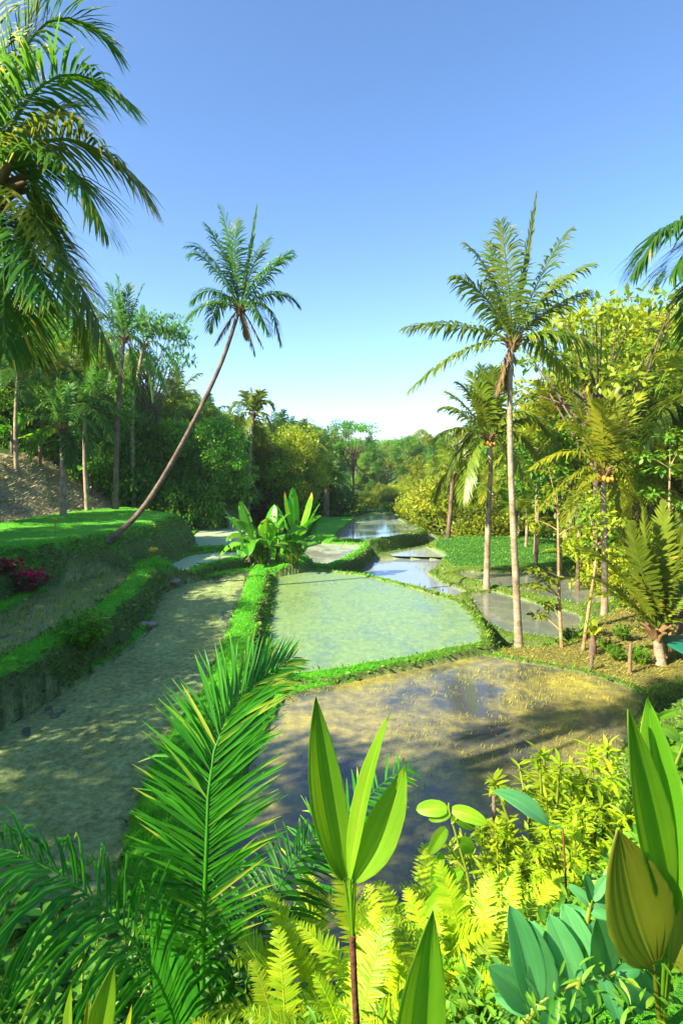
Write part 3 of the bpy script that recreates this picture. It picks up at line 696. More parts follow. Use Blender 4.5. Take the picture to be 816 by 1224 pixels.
hero_palm('coconut palm with upright yellow green crown just behind the tallest palm at right', 33.,
    [(668, 680), (667, 600), (665, 500)], (665, 500),
    [(640, 470, 625, 490, 0), (640, 490, 628, 530, 1), (690, 468, 705, 488, 0), (692, 490, 702, 530, -1), (650, 445, 0), (672, 442, .6), (684, 450, -.6), (640, 455, -1), (668, 510, 672, 560, 1), (655, 500, 645, 560, -1)],
    'palm_yellow', 1.1, .15, .1, nleaf=28, wid=.11, hang=.8)

# ------------------------------------------------------------------ broadleaf trees
def make_tree(seed, h, r, trunk_h, nclump, nleaf, leaf, shape='round', trunk_r=.18, bark='dark_bark', flat=.7):
    g = np.random.default_rng(seed); tb = MB(); cb = MB()
    lean = g.normal(0, .06, 2); top = np.array([lean[0] * h, lean[1] * h, trunk_h])
    tube(tb, spline([(0, 0, -.4), (lean[0] * h * .3 + g.normal(0, .08), g.normal(0, .08), trunk_h * .5), top], 16), np.linspace(trunk_r * 1.2, trunk_r * .65, 17), 8)
    for i in range(nclump):
        a = i * 2.39996 + g.normal(0, .3); u = (i + .5) / nclump
        if shape == 'round':
            z = trunk_h * .8 + (h - trunk_h * .8) * (u ** .8); q = math.sin(min(1, .12 + u * .86) * math.pi) ** .6
            rad = r * q * g.uniform(.45, 1.05)
        elif shape == 'umbrella':
            z = h - r * .3 * g.random() - (.18 * h if i % 3 == 0 else 0); rad = r * math.sqrt(u) * g.uniform(.8, 1.05)
        elif shape == 'layer':
            z = trunk_h + (h - trunk_h) * (round(u * 4) / 4) + g.normal(0, .05 * h / 4); rad = r * (1.05 - .6 * u) * g.uniform(.5, 1.0)
        else:   # bush
            z = h * (.12 + .8 * u); rad = r * math.sqrt(max(.05, 1 - (u * .9) ** 2)) * g.uniform(.4, 1.0)
        c = np.array([top[0] * min(1, z / h) + rad * math.cos(a), top[1] * min(1, z / h) + rad * math.sin(a), z])
        b0 = top * g.uniform(.55, 1.0) if shape != 'bush' else np.zeros(3)
        tube(tb, bez(b0, b0 * .4 + c * .6 + np.array([0, 0, -.12 * rad]), c, 7), np.linspace(trunk_r * .4, trunk_r * .08, 7), 5, .5, False)
        cr = r * g.uniform(.22, .42) * (1.15 if shape == 'bush' else 1)
        n = int(nleaf * g.uniform(.6, 1.3))
        v = nrm(g.normal(0, 1, (n, 3))); rr = g.random(n) ** .45
        P = c + v * (rr * cr)[:, None] * np.array([1, 1, flat if shape not in ('umbrella', 'layer') else .28])
        D = nrm(v * .8 + g.normal(0, .6, (n, 3)) + np.array([0, 0, -.15]))
        U = nrm(np.array([0, 0, 1.0]) + v * .5 + g.normal(0, .45, (n, 3)))
        L = leaf * g.uniform(.6, 1.25, n); ct = g.uniform(.0, .75)
        tn = np.clip(ct + g.normal(0, .14, n), 0, .82); tn[g.random(n) < .02] = 1.
        ribbons(cb, P, D, L, L * .5, U, .3, 2, tn, [.25, 1, .08])
    return tb, cb, bark
TREES = {
 'round': [make_tree(s, 8, 3.2, 2.4, 50, 230, .25, 'round') for s in (1, 2, 3)],
 'tall': [make_tree(s, 11, 2.7, 4, 48, 210, .25, 'round', .2) for s in (4, 5)],
 'umbrella': [make_tree(s, 9, 3.4, 6.2, 34, 80, .26, 'umbrella', .14) for s in (6, 7)],
 'bush': [make_tree(s, 2.6, 2., .3, 34, 110, .22, 'bush', .08) for s in (8, 9, 10)],
}
TMESH = {}
def tree_mesh(kind, var, mat):
    key = (kind, var, mat)
    if key not in TMESH:
        tb, cb, bark = TREES[kind][var]
        tm = TMESH.get((kind, var)) or tb.mesh('trunk', M[bark]); TMESH[(kind, var)] = tm
        TMESH[key] = (tm, cb.mesh('crown', M[mat]))
    return TMESH[key]
KH = {'round': 8.6, 'tall': 11.6, 'umbrella': 9.2, 'bush': 2.9}
def place_tree(kind, mat, px, Y, top_py, label, group, width=None, name=None, cat='tree'):
    X = (px - 408) / F * Y; z = H(X, Y); top = CAMZ - (top_py - HZ) / F * Y
    s = max(.25, (top - z) / KH[kind]); var = random.randrange(len(TREES[kind]))
    tm, cm = tree_mesh(kind, var, mat)
    o = thing(name or ('bush' if kind == 'bush' else 'broadleaf_tree'), label, cat if kind != 'bush' else 'bush', (X, Y, z), group)
    w = width or random.uniform(.9, 1.2)
    o.scale = (s * w, s * w, s); o.rotation_euler = (0, 0, random.uniform(0, 6.28))
    part('stems' if kind == 'bush' else 'trunk', tm, o); part('foliage' if kind == 'bush' else 'crown', cm, o)
    return o
def outline(tab, px): return np.interp(px, [a for a, b in tab], [b for a, b in tab])
LT = [(-80, 300), (0, 330), (60, 345), (110, 380), (150, 430), (180, 440), (215, 455), (260, 478), (300, 486), (340, 492), (380, 506), (405, 522), (445, 545)]
KL = {'round': 'rounded', 'tall': 'tall narrow', 'umbrella': 'thin flat topped', 'bush': 'low bushy'}
CL = {'leaf_dark': 'dark green', 'leaf_mid': 'mid green', 'leaf_lit': 'yellow green', 'leaf_gold': 'golden sunlit'}
def where_left(px): return 'above the dry grass slope at far left' if px < 120 else 'between the slender palm and the leaning trunk' if px < 230 else 'behind the leaning trunk and the distant palm' if px < 320 else 'beyond the banana clump near the far paddies'
def where_right(px): return 'on the far valley side beyond the last paddies' if px < 505 else 'between the far valley and the tallest palm' if px < 605 else 'between the tallest palm and the broad arching palm' if px < 715 else 'at the right edge behind the young palm'
for Y, drop, pxs in ((41, 62, range(-40, 130, 38)), (46, 30, range(-50, 240, 36)), (54, 0, range(-70, 290, 34)), (64, 6, range(200, 360, 26)), (78, 0, range(255, 392, 22)), (95, 2, range(340, 402, 20))):
    for px in pxs:
        p = px + random.uniform(-9, 9); k = random.choice(['round', 'round', 'tall']); top = outline(LT, p) + drop + random.uniform(0, 16) + (random.random() < .4) * random.uniform(8, 28)
        if Y >= 78: k = random.choice(['round', 'tall'])
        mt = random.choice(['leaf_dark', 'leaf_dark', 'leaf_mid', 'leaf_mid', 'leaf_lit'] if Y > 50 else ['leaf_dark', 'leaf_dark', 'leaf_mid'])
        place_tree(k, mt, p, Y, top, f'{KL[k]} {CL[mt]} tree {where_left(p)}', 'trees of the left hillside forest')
for Y, off, pxs in ((41, 30, range(-30, 130, 20)), (43, 50, range(100, 250, 17)), (48, 62, range(60, 270, 18)), (52, 22, range(170, 290, 24)), (66, 22, range(230, 350, 22)), (80, 20, range(330, 412, 18))):
    for px in pxs:
        p = px + random.uniform(-8, 8); X = (p - 408) / F * Y; zb = H(X, Y); base_py = HZ + (CAMZ - zb) / Y * F
        mt = random.choice(['leaf_dark', 'leaf_dark', 'leaf_mid'])
        place_tree('bush', mt, p, Y, base_py - off - random.uniform(8, 30), f'{KL["bush"]} {CL[mt]} shrub {where_left(p)}', 'bushes under the left forest', random.uniform(.6, .95) if Y < 60 else random.uniform(.8, 1.1))
place_tree('umbrella', 'leaf_dark', 194, 46, 372, 'thin open crowned tree with flat leafy tiers against the sky, right of the left palms', None, .62)
place_tree('umbrella', 'leaf_dark', 422, 88, 502, 'small flat topped tree against the sky at the mouth of the valley', None, .7)
RT = [(430, 545), (480, 540), (510, 532), (540, 520), (600, 500), (640, 478), (680, 450), (705, 405), (740, 378), (780, 362), (850, 345), (920, 340)]
for Y, drop, pxs in ((27, 150, range(770, 900, 40)), (31, 60, range(750, 920, 34)), (38, 25, range(725, 920, 32)), (46, 0, range(690, 900, 30)), (58, 18, range(585, 760, 26)), (72, 12, range(545, 700, 24)), (92, 4, range(528, 640, 22))):
    for px in pxs:
        p = px + random.uniform(-9, 9); k = random.choice(['round', 'round', 'tall']); top = outline(RT, p) + drop + random.uniform(0, 22)
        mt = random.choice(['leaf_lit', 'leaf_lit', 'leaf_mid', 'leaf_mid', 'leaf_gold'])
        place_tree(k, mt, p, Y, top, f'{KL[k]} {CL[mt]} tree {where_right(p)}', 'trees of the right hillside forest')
for Y, off, pxs in ((24, 40, range(765, 900, 30)), (30, 40, range(735, 880, 26)), (40, 34, range(700, 880, 24)), (52, 34, range(560, 760, 20)), (70, 26, range(520, 640, 18))):
    for px in pxs:
        p = px + random.uniform(-8, 8); X = (p - 408) / F * Y; zb = H(X, Y); base_py = HZ + (CAMZ - zb) / Y * F
        mt = random.choice(['leaf_lit', 'leaf_lit', 'leaf_mid', 'leaf_gold'])
        place_tree('bush', mt, p, Y, base_py - off - random.uniform(0, 26), f'{KL["bush"]} {CL[mt]} shrub {where_right(p)}', 'bushes under the right forest', random.uniform(.8, 1.1))
for px, Y, top, mt, lab in ((497, 70, 585, 'leaf_gold', 'golden bush overhanging the right side of the far paddy'), (545, 62, 560, 'leaf_gold', 'large golden yellow bush on the far edge of the lawn'), (520, 66, 575, 'leaf_lit', 'yellow green bush between the two golden bushes')):
    place_tree('bush', mt, px, Y, top, lab, None, .9)
place_tree('umbrella', 'leaf_lit', 712, 30, 372, 'tall airy tree with a thin lacy crown beside the tallest palm', None, .95)
# more palms growing among the forest trees
GP = []
for sd in (1, 2, 3):
    g = random.Random(sd); cb = MB(); tb = MB(); tube(tb, spline([(0, 0, -.3), (.15 * sd - .3, .1, 3.5), (.3 * sd - .5, 0, 7)], 18), np.linspace(.17, .1, 19), 8)
    c = np.array([.3 * sd - .5, 0, 7.])
    for i in range(17):
        a = i * 2.4 + g.uniform(-.3, .3); e = math.radians(80 - 115 * (i / 16) ** .9); L = g.uniform(2.6, 3.4); d = np.array([math.cos(a) * math.cos(e), math.sin(a) * math.cos(e), math.sin(e)])
        frond(cb, bez(c, c + d * L * .6 + np.array([0, 0, .25 * L * math.cos(e)]), c + d * L - np.array([0, 0, .3 * L * math.cos(e)]), 16), nleaf=30, leaf=.95, hang=1.4, lift=.1, wid=.1, rr=.04, base_t=g.uniform(.1, .6), tip_yellow=.05)
    GP.append((tb, cb))
GPM = {}
def place_palm(mat, px, Y, top_py, label, group):
    i = random.randrange(3); X = (px - 408) / F * Y; z = H(X, Y); s = (CAMZ - (top_py - HZ) / F * Y - z) / 9.6
    if (i, mat) not in GPM: GPM[(i, mat)] = (GP[i][0].mesh('trunk', M['coco_bark']), GP[i][1].mesh('crown', M[mat]))
    o = thing('palm_tree', label, 'palm tree', (X, Y, z), group); w = max(s, .75); o.scale = (w, w, s); o.rotation_euler = (0, 0, random.uniform(0, 6.28))
    part('trunk', GPM[(i, mat)][0], o); part('crown', GPM[(i, mat)][1], o)
PC = {'palm_dark': 'dark green', 'palm_lit': 'olive green', 'palm_yellow': 'yellow green'}
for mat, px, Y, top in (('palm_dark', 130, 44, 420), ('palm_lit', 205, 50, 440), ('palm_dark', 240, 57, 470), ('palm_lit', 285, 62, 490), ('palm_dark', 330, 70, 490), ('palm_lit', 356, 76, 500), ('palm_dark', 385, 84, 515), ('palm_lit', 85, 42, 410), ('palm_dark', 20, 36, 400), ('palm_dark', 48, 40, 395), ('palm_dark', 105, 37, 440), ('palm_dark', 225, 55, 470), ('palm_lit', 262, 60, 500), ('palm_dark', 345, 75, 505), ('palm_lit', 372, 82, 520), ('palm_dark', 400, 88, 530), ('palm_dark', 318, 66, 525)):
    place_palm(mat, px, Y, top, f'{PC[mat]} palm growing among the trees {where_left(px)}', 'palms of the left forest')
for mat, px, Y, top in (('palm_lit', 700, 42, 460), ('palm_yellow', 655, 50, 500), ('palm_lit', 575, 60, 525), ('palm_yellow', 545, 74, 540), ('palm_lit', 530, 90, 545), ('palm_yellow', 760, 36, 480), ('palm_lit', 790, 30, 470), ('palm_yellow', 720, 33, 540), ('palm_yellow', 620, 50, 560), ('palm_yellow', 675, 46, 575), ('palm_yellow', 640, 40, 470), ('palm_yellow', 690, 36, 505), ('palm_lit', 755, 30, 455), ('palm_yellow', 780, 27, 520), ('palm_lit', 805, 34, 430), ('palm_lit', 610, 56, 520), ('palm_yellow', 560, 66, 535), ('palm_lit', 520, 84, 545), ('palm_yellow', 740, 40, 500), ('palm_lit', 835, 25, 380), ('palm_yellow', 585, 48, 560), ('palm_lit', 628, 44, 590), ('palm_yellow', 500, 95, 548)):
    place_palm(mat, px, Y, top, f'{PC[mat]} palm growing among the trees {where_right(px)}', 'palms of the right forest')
for i in range(34):
    px = 425 + i * 3.2 + random.uniform(-3, 3); Y = random.uniform(90, 118) if px < 505 else random.uniform(80, 110); mt = random.choice(['leaf_mid', 'leaf_lit', 'leaf_lit', 'leaf_gold']); X = (px - 408) / F * Y; zb = H(X, Y)
    place_tree('bush', mt, px, Y, HZ - (zb + random.uniform(1.4, 3.2) - CAMZ) / Y * F, f'{KL["bush"]} {CL[mt]} shrub on the bank behind the farthest paddy', 'bushes behind the farthest paddies', 1.2)
# far forest on the ridge: single trees in front, one mass behind
n = 0
for i in range(170):
    Y = random.uniform(112, 260); px = random.uniform(400, 640) if i % 3 else random.uniform(300, 720)
    if i < 50: Y = random.uniform(112, 160); px = random.uniform(420, 530)
    X = (px - 408) / F * Y; z = H(X, Y); hgt = random.uniform(6, 10) if i >= 50 else random.uniform(2.2, 5.)
    k = random.choice(['round', 'round', 'tall', 'tall']); mt = random.choice(['leaf_dark', 'leaf_mid', 'leaf_mid', 'leaf_lit'])
    if i % 5 < 2:
        pm = random.choice(['palm_dark', 'palm_lit', 'palm_yellow']); place_palm(pm, px, Y, HZ - (z + hgt * 1.1 - CAMZ) / Y * F, f'{PC[pm]} palm in the distant forest at the valley end', 'palms of the distant valley forest'); continue
    place_tree(k, mt, px, Y, HZ - (z + hgt - CAMZ) / Y * F, f'{KL[k]} {CL[mt]} tree in the distant forest at the valley end', 'trees of the distant valley forest', 1.25)
fb = MB(); g = RNG
nn = 5200
Y = 240 * (2.6) ** g.random(nn); X = g.uniform(-.62, .62, nn) * Y * 1.1; Z = terrain(X, Y)[0]
for q in range(12):
    P = np.stack([X, Y, Z + g.uniform(2, 7.5, nn)], 1) + g.normal(0, 1.2, (nn, 3))
    v = nrm(g.normal(0, 1, (nn, 3)))
    ribbons(fb, P, v, g.uniform(1., 2.2, nn), 1.1, nrm(g.normal(0, .5, (nn, 3)) + np.array([0, -.4, 1])), .2, 2, np.clip(g.normal(.4, .2, nn), 0, .82), [.3, 1, .1])
solo('far_forest', fb.mesh('far_forest', M['leaf_mid']), kind='stuff')

# shade trees on the hillside behind and left of the viewpoint
for X, Y, hgt, k in ((-17, 2, 8, 'tall'), (-13.5, .3, 9.5, 'round'),   (-14, 9, 8, 'round'), (-18, 14, 9, 'round'), (-21, 20, 9, 'tall'), (-20, 9, 9, 'round'), (-22, 27, 9, 'round'), (-24, 16, 10, 'tall')):
    tm, cm = tree_mesh(k, 0, 'leaf_dark'); z = H(X, Y); o = thing('broadleaf_tree', 'dark green tree on the hillside left of the viewpoint', 'tree', (X, Y, z), 'shade trees beside the viewpoint')
    s = hgt / KH[k]; o.scale = (s * 1.1, s * 1.1, s); o.rotation_euler = (0, 0, X)
    part('trunk', tm, o); part('crown', cm, o)

# ------------------------------------------------------------------ banana plants
def banana(label, base, leaves, mat='banana', stems=((0, 0),), width=.5, hs=1.2, group=None, tears=5, name='banana_plant', cat='banana plant'):
    o = thing(name, label, cat, base, group)
    for sx, sy in stems:
        mb = MB(); tube(mb, [(sx, sy, -.2), (sx * 1.05, sy, hs * .5), (sx * 1.1, sy, hs)], [.13, .11, .07], 9, .6); part('stem', (mb, M['dark_bark']), o)
    for i, (az, el, L, dr) in enumerate(leaves):
        sx, sy = stems[i % len(stems)]; c = np.array([sx * 1.1, sy, hs * .85])
        a = math.radians(az); e = math.radians(el); d = np.array([math.cos(a) * math.cos(e), math.sin(a) * math.cos(e), math.sin(e)])
        tip = c + d * L + np.array([0, 0, -dr * L]); ctrl = c + d * L * .6 + np.array([0, 0, .1 * L])
        p = bez(c, ctrl, tip, 20); mb = MB()
        tube(mb, p[:6], np.linspace(.035, .025, 6), 6, .7, False)
        side = np.array([-math.sin(a), math.cos(a), 0]); N_ = np.cross(nrm(tip - c), side) * -1
        if N_[2] < 0 and el < 60: N_ = -N_
        wide_leaf(mb, p[4:], width * random.uniform(.8, 1.2), N_ + np.array([random.uniform(-.3, .3), random.uniform(-.3, .3), 0]), 16, .35, 0, random.uniform(.2, .7), .55, tears, tip_t=1. if random.random() < .3 else None)
        part('leaf', (mb, M[mat]), o)
    return o
bb = PZ(320, 672, .75)
banana('banana clump with broad glossy green leaves on the island between the paddies', bb,
    [(150, 50, 2.3, .2), (40, 70, 2.2, .05), (100, 62, 2.4, .15), (200, 35, 1.8, .4), (300, 40, 1.9, .4), (330, 20, 1.7, .5), (250, 30, 1.7, .5), (20, 40, 2.0, .3), (120, 30, 2.1, .5), (270, 60, 2.2, .2), (180, 60, 2.5, .15), (230, 15, 1.5, .6), (0, 25, 1.6, .5), (160, 70, 2.6, .1), (30, 58, 2.3, .15), (280, 20, 1.7, .5), (320, 45, 2.0, .3), (90, 20, 1.9, .5), (210, 55, 2.2, .25), (345, 8, 1.5, .5), (190, 5, 1.4, .5)],
    stems=((-.9, 0), (-.3, .3), (.5, -.1), (-.5, -.4), (.1, -.5)), width=.85, hs=.95).scale = (1.06, 1.06, 1.1)
place_shrub_later = [(bb + np.array([-.2, -.5, -.1]), 'low leafy growth around the stems of the banana clump'), (bb + np.array([1.3, -.3, -.1]), 'low leafy growth at the foot of the bird of paradise plant')]
banana('tall bird of paradise plant with upright paddle leaves, right of the banana clump', PZ(350, 668, .75) + np.array([.1, .6, 0]),
    [(170, 78, 3.0, 0), (120, 84, 3.2, 0), (20, 72, 3.1, .02), (10, 60, 2.8, .05), (350, 50, 2.4, .1), (200, 65, 2.6, .05), (300, 40, 2.0, .2), (260, 25, 1.8, .3), (330, 20, 1.8, .3)], stems=((0, 0),), width=.85, hs=.9, tears=2, name='paddle_leaf_plant', cat='plant')
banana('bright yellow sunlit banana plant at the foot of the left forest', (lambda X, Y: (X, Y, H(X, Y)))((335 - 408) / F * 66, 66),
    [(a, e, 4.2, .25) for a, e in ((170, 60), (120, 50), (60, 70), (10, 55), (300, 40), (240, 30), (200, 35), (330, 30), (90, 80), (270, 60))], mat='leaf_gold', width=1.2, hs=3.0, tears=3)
banana('small green banana sprout beside the leaning thin trunk on the bund', PZ(708, 782, 0.02),
    [(150, 70, .9, .1), (60, 60, .9, .3), (20, 45, .8, .5), (250, 60, .9, .3), (190, 40, .6, .5)], width=.2, hs=.6, tears=1, mat='leaf_lit')

for px, Y, lab in ((15, 37.5, 'dark broad leaved banana plant at the far left edge above the dry slope'), (48, 38.5, 'dark banana plant left of the small orange trunked palm'), (108, 40, 'green banana plant right of the small orange trunked palm'), (-20, 36, 'banana plant cut by the left edge above the grass terrace')):
    X = (px - 408) / F * Y
    banana(lab, (X, Y, H(X, Y)), [(random.uniform(0, 360), e, random.uniform(1.8, 2.4), .35) for e in (75, 60, 50, 45, 35, 30, 20, 60)], width=.6, hs=1.6, group='banana plants on the left slope')
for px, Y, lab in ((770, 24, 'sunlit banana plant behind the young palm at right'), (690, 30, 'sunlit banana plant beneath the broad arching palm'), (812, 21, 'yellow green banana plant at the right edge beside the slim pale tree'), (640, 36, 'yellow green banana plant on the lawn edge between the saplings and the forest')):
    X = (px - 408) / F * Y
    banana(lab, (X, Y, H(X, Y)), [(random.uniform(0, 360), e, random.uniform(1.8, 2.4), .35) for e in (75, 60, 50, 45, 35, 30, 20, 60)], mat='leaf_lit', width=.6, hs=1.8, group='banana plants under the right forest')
# ------------------------------------------------------------------ saplings on the right bund
def sapling(label, pts_px, Y, crown_px, name='sapling_tree', mat='leaf_lit', leaf=.2, nl=45, bark='pale_bark'):
    pts = [PX(x, y, Y) for x, y in pts_px]; pts[0][2] = H(pts[0][0], pts[0][1]) - .05; org = pts[0].copy(); org[2] += .05
    o = thing(name, label, 'sapling', org); tb = MB(); cb = MB()
    sp = spline(pts, 24); tube(tb, sp - org, np.linspace(.065, .03, len(sp)), 8)
    for cx, cy, rp in crown_px:
        c = PX(cx, cy, Y + random.uniform(-.6, .6)); i = int(np.argmin(np.abs(sp[:, 2] - c[2] + .35))); b = sp[i]
        tube(tb, bez(b, (b + c) / 2 + np.array([0, 0, .1]), c, 6) - org, np.linspace(.025, .008, 6), 5, .5, False)
        n = nl; v = nrm(RNG.normal(0, 1, (n, 3))) * (RNG.random(n) ** .5)[:, None] * np.array([1, 1, .3]) * rp / F * Y
        D = nrm(v + RNG.normal(0, .2, (n, 3)) * .5 + np.array([0, 0, -.1])); U = nrm(RNG.normal(0, .35, (n, 3)) + np.array([0, 0, 1]))
        L = leaf * RNG.uniform(.6, 1.2, n)
        ribbons(cb, c + v - org, D, L, L * .55, U, .4, 2, np.clip(RNG.normal(.45, .2, n), 0, .8), [.3, 1, .1])
    part('trunk', (tb, M[bark]), o); part('crown', (cb, M[mat]), o); return o
sapling('thin straight sapling with layered leaf tiers, right of the tallest palm', [(671, 777), (668, 720), (667, 660), (666, 610)], 19.3,
    [(650, 600, 22), (680, 604, 24), (665, 585, 20), (640, 622, 18), (690, 628, 20), (668, 630, 16), (655, 560, 18), (682, 572, 18), (640, 680, 16), (648, 700, 15), (655, 722, 13), (633, 700, 13), (660, 690, 12), (645, 735, 10)])
sapling('slanting thin sapling leaning right above the small banana sprout', [(696, 781), (702, 735), (709, 690), (713, 655)], 18.9,
    [(700, 640, 22), (725, 630, 24), (712, 615, 20), (735, 655, 18), (690, 660, 18), (715, 665, 14), (742, 622, 18), (700, 600, 18)])
sapling('slim pale tree at the right edge with sparse dangling leaves', [(800, 760), (801, 690), (799, 620), (800, 560)], 20.5,
    [(790, 560, 22), (810, 540, 24), (780, 590, 18), (815, 600, 20), (800, 520, 22), (785, 640, 14), (770, 545, 18)], mat='leaf_mid')

# ------------------------------------------------------------------ leafy herbs, shrubs, ferns
def shrub_mesh(seed, h, r, nst, nl, leaf, ratio=.3, whorl=True, droop=.25):
    g = np.random.default_rng(seed); tb = MB(); lb = MB()
    for i in range(nst):
        a = g.uniform(0, 6.28); q = r * math.sqrt(g.random()); hz = h * g.uniform(.55, 1.05) * (1 - .35 * (q / r) ** 2)
        tip = np.array([math.cos(a) * q, math.sin(a) * q, hz]); p = bez((tip[0] * .25, tip[1] * .25, -.05), (tip[0] * .6, tip[1] * .6, hz * .6), tip, 12)
        tube(tb, p, np.linspace(.012, .005, 12) * (h / .8), 5, .5, False)
        t = np.concatenate([g.uniform(.25, 1, nl // 2), g.uniform(.8, 1, nl - nl // 2)]) if whorl else g.uniform(.3, 1, nl)
        x = t * 11; k = np.clip(x.astype(int), 0, 10); B = p[k] + (p[k + 1] - p[k]) * (x - k)[:, None]
        az = g.uniform(0, 6.28, nl); el = g.uniform(-.3, .8, nl)
        D = nrm(np.stack([np.cos(az) * np.cos(el), np.sin(az) * np.cos(el), np.sin(el)], 1))
        U = nrm(np.array([0, 0, 1.0]) + g.normal(0, .3, (nl, 3)))
        L = leaf * g.uniform(.6, 1.2, nl)
        ribbons(lb, B, D, L, L * ratio, U, droop, 4, np.clip(g.normal(.45, .22, nl), 0, .82), [.12, .8, 1, .65, .03], .35)
    return tb, lb
SHM = {}
def place_shrub(name, label, pos, key, mat, stem='stem_green', group=None, cat='shrub', s=1., rot=None):
    if (key, mat) not in SHM:
        tb, lb = shrub_mesh(*key); SHM[(key, mat)] = (tb.mesh('stems', M[stem]), lb.mesh('leaves', M[mat]))
    a, b = SHM[(key, mat)]
    fl = None
    if mat == 'red':
        g = np.random.default_rng(key[0]); n = 260; c = g.normal(0, .3, (26, 3)) * np.array([1, 1, .25]) + np.array([0, 0, key[1] * .85]); P = np.repeat(c, 10, 0); fl = MB()
        v = nrm(g.normal(0, 1, (n, 3)) + np.array([0, 0, .6])); ribbons(fl, P, v, .1, .07, nrm(g.normal(0, .4, (n, 3)) + np.array([0, 0, 1])), .4, 2, g.uniform(0, 1, n), [.4, 1, .5])
    o = thing(name, label, cat, pos, group); o.scale = (s, s, s); o.rotation_euler = (0, 0, random.uniform(0, 6.28) if rot is None else rot)
    part('stems', a, o); part('leaves', b, o)
    if fl: part('flowers', (fl, M['crimson']), o)
    return o
def G(px, py, Y):
    p = PX(px, py, Y); p[2] = H(p[0], p[1]); return p
K_LANCE = (21, 1.5, .75, 26, 40, .17, .24)
def at_top(px, top_py, Y, hgt):
    """ground point under a plant whose top shows at top_py; returns (pos, scale)"""
    p = PX(px, top_py, Y); g_ = H(p[0], p[1]); return np.array([p[0], p[1], g_]), max(.3, (p[2] - g_) / hgt)
for (px, top, Y, lab) in ((655, 905, 4.6, 'bushy yellow green shrub with narrow leaves, tallest beside the pond edge'), (715, 890, 4.9, 'yellow green narrow leaved shrub just left of the big ti leaves'), (690, 960, 3.9, 'lower yellow green narrow leaved shrub in front of the tall one'), (600, 985, 4.4, 'pale yellow feathery shrub right of the leafy vine'), (640, 1040, 3.6, 'yellow green shrub behind the blue green leaves')):
    pos, s = at_top(px, top, Y, 1.5); place_shrub('leafy_shrub', lab, pos, K_LANCE, 'fern', group='yellow green shrubs in the right foreground', s=min(s, 1.25))
K_BROAD = (31, .9, .5, 16, 14, .17, .55, False, .4)
for i, (px, top, Y, lab) in enumerate(((800, 850, 5.6, 'dark green broad leaved plant at the right edge above the ti leaves'), (790, 915, 4.6, 'green broad leaved plant right of the ti plant'), (760, 1010, 3.2, 'green broad leaved plant between the shrub and the ti plant'), (560, 1150, 2.3, 'green heart leaved plant beneath the ferns'), (640, 1120, 2.6, 'green leafy plant left of the blue green leaves'), (760, 1120, 2.2, 'shaded green leafy plant right of the blue green leaves'), (810, 1010, 3.3, 'green leafy plant at the right edge behind the ti leaves'), (520, 1180, 2.0, 'low bright leafy plant at the foot of the ferns'), (690, 1190, 2.0, 'dark leafy plant under the blue green leaves'))):
    pos, s = at_top(px, top, Y, .95); place_shrub('leafy_plant', lab, pos, K_BROAD, 'leaf_mid' if i in (0, 1, 2, 5, 6, 8) else 'ti_green', cat='plant', group='leafy plants in the right foreground', s=min(s, 1.6))

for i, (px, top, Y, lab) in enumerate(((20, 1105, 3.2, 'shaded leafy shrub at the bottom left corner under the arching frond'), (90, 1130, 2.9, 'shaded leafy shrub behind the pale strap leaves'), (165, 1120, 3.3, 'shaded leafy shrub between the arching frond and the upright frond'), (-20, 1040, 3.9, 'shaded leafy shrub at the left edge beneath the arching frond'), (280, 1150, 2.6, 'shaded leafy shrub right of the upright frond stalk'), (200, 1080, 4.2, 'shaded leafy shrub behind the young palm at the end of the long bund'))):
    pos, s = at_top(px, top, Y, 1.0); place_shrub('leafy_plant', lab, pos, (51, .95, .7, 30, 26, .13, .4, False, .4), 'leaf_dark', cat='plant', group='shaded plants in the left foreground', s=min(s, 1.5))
def fern(label, pos, n, L, seed, group='sword ferns in the foreground', az0=0, elev=(35, 75)):
    g = random.Random(seed); o = thing('fern', label, 'fern', pos, group)
    for i in range(n):
        a = az0 + i * 2 * math.pi / n + g.uniform(-.3, .3); e = math.radians(g.uniform(*elev)); l = L * g.uniform(.7, 1.1)
        d = np.array([math.cos(a) * math.cos(e), math.sin(a) * math.cos(e), math.sin(e)]); tip = d * l + np.array([math.cos(a) * .2 * l, math.sin(a) * .2 * l, -.22 * l])
        mb = MB(); frond(mb, bez((0, 0, 0), d * l * .6, tip, 20), nleaf=46, leaf=l * .15, a0=78, a1=55, hang=.18, lift=.08, wid=l * .024, rr=.005, k=3, fold=.3, start=.12, base_t=.45, spread=.4, tip_yellow=.04, prof=[.9, 1, .8, .1])
        part('frond', (mb, M['fern']), o)
    return o
for i, (px, top, Y, n_, L, lab) in enumerate(((385, 1090, 2.7, 8, .8, 'bright fern left of the ti plant stem'), (455, 1070, 2.6, 8, .8, 'bright fern right of the ti plant stem'), (520, 1060, 2.9, 9, .85, 'large bright fern below the leafy vine'), (565, 1060, 2.5, 9, .8, 'bright fern behind the single pale green blade'), (345, 1170, 2.1, 8, .6, 'low fern at the bottom beside the palm fronds'), (420, 1160, 2.1, 8, .6, 'low fern at the foot of the ti plant'), (480, 1130, 2.3, 8, .65, 'fern left of the pale green blade'), (600, 1030, 3.3, 9, .9, 'tall pale fern in front of the pond stake'), (545, 1110, 2.2, 8, .6, 'fern right of the pale green blade'), (610, 1090, 2.6, 8, .75, 'fern behind the blue green leaflets'))):
    p = PX(px, top, Y); g_ = H(p[0], p[1])
    fern(lab, (p[0], p[1], g_), n_, float(np.clip((p[2] - g_) / .78, .45, 1.25)), i)

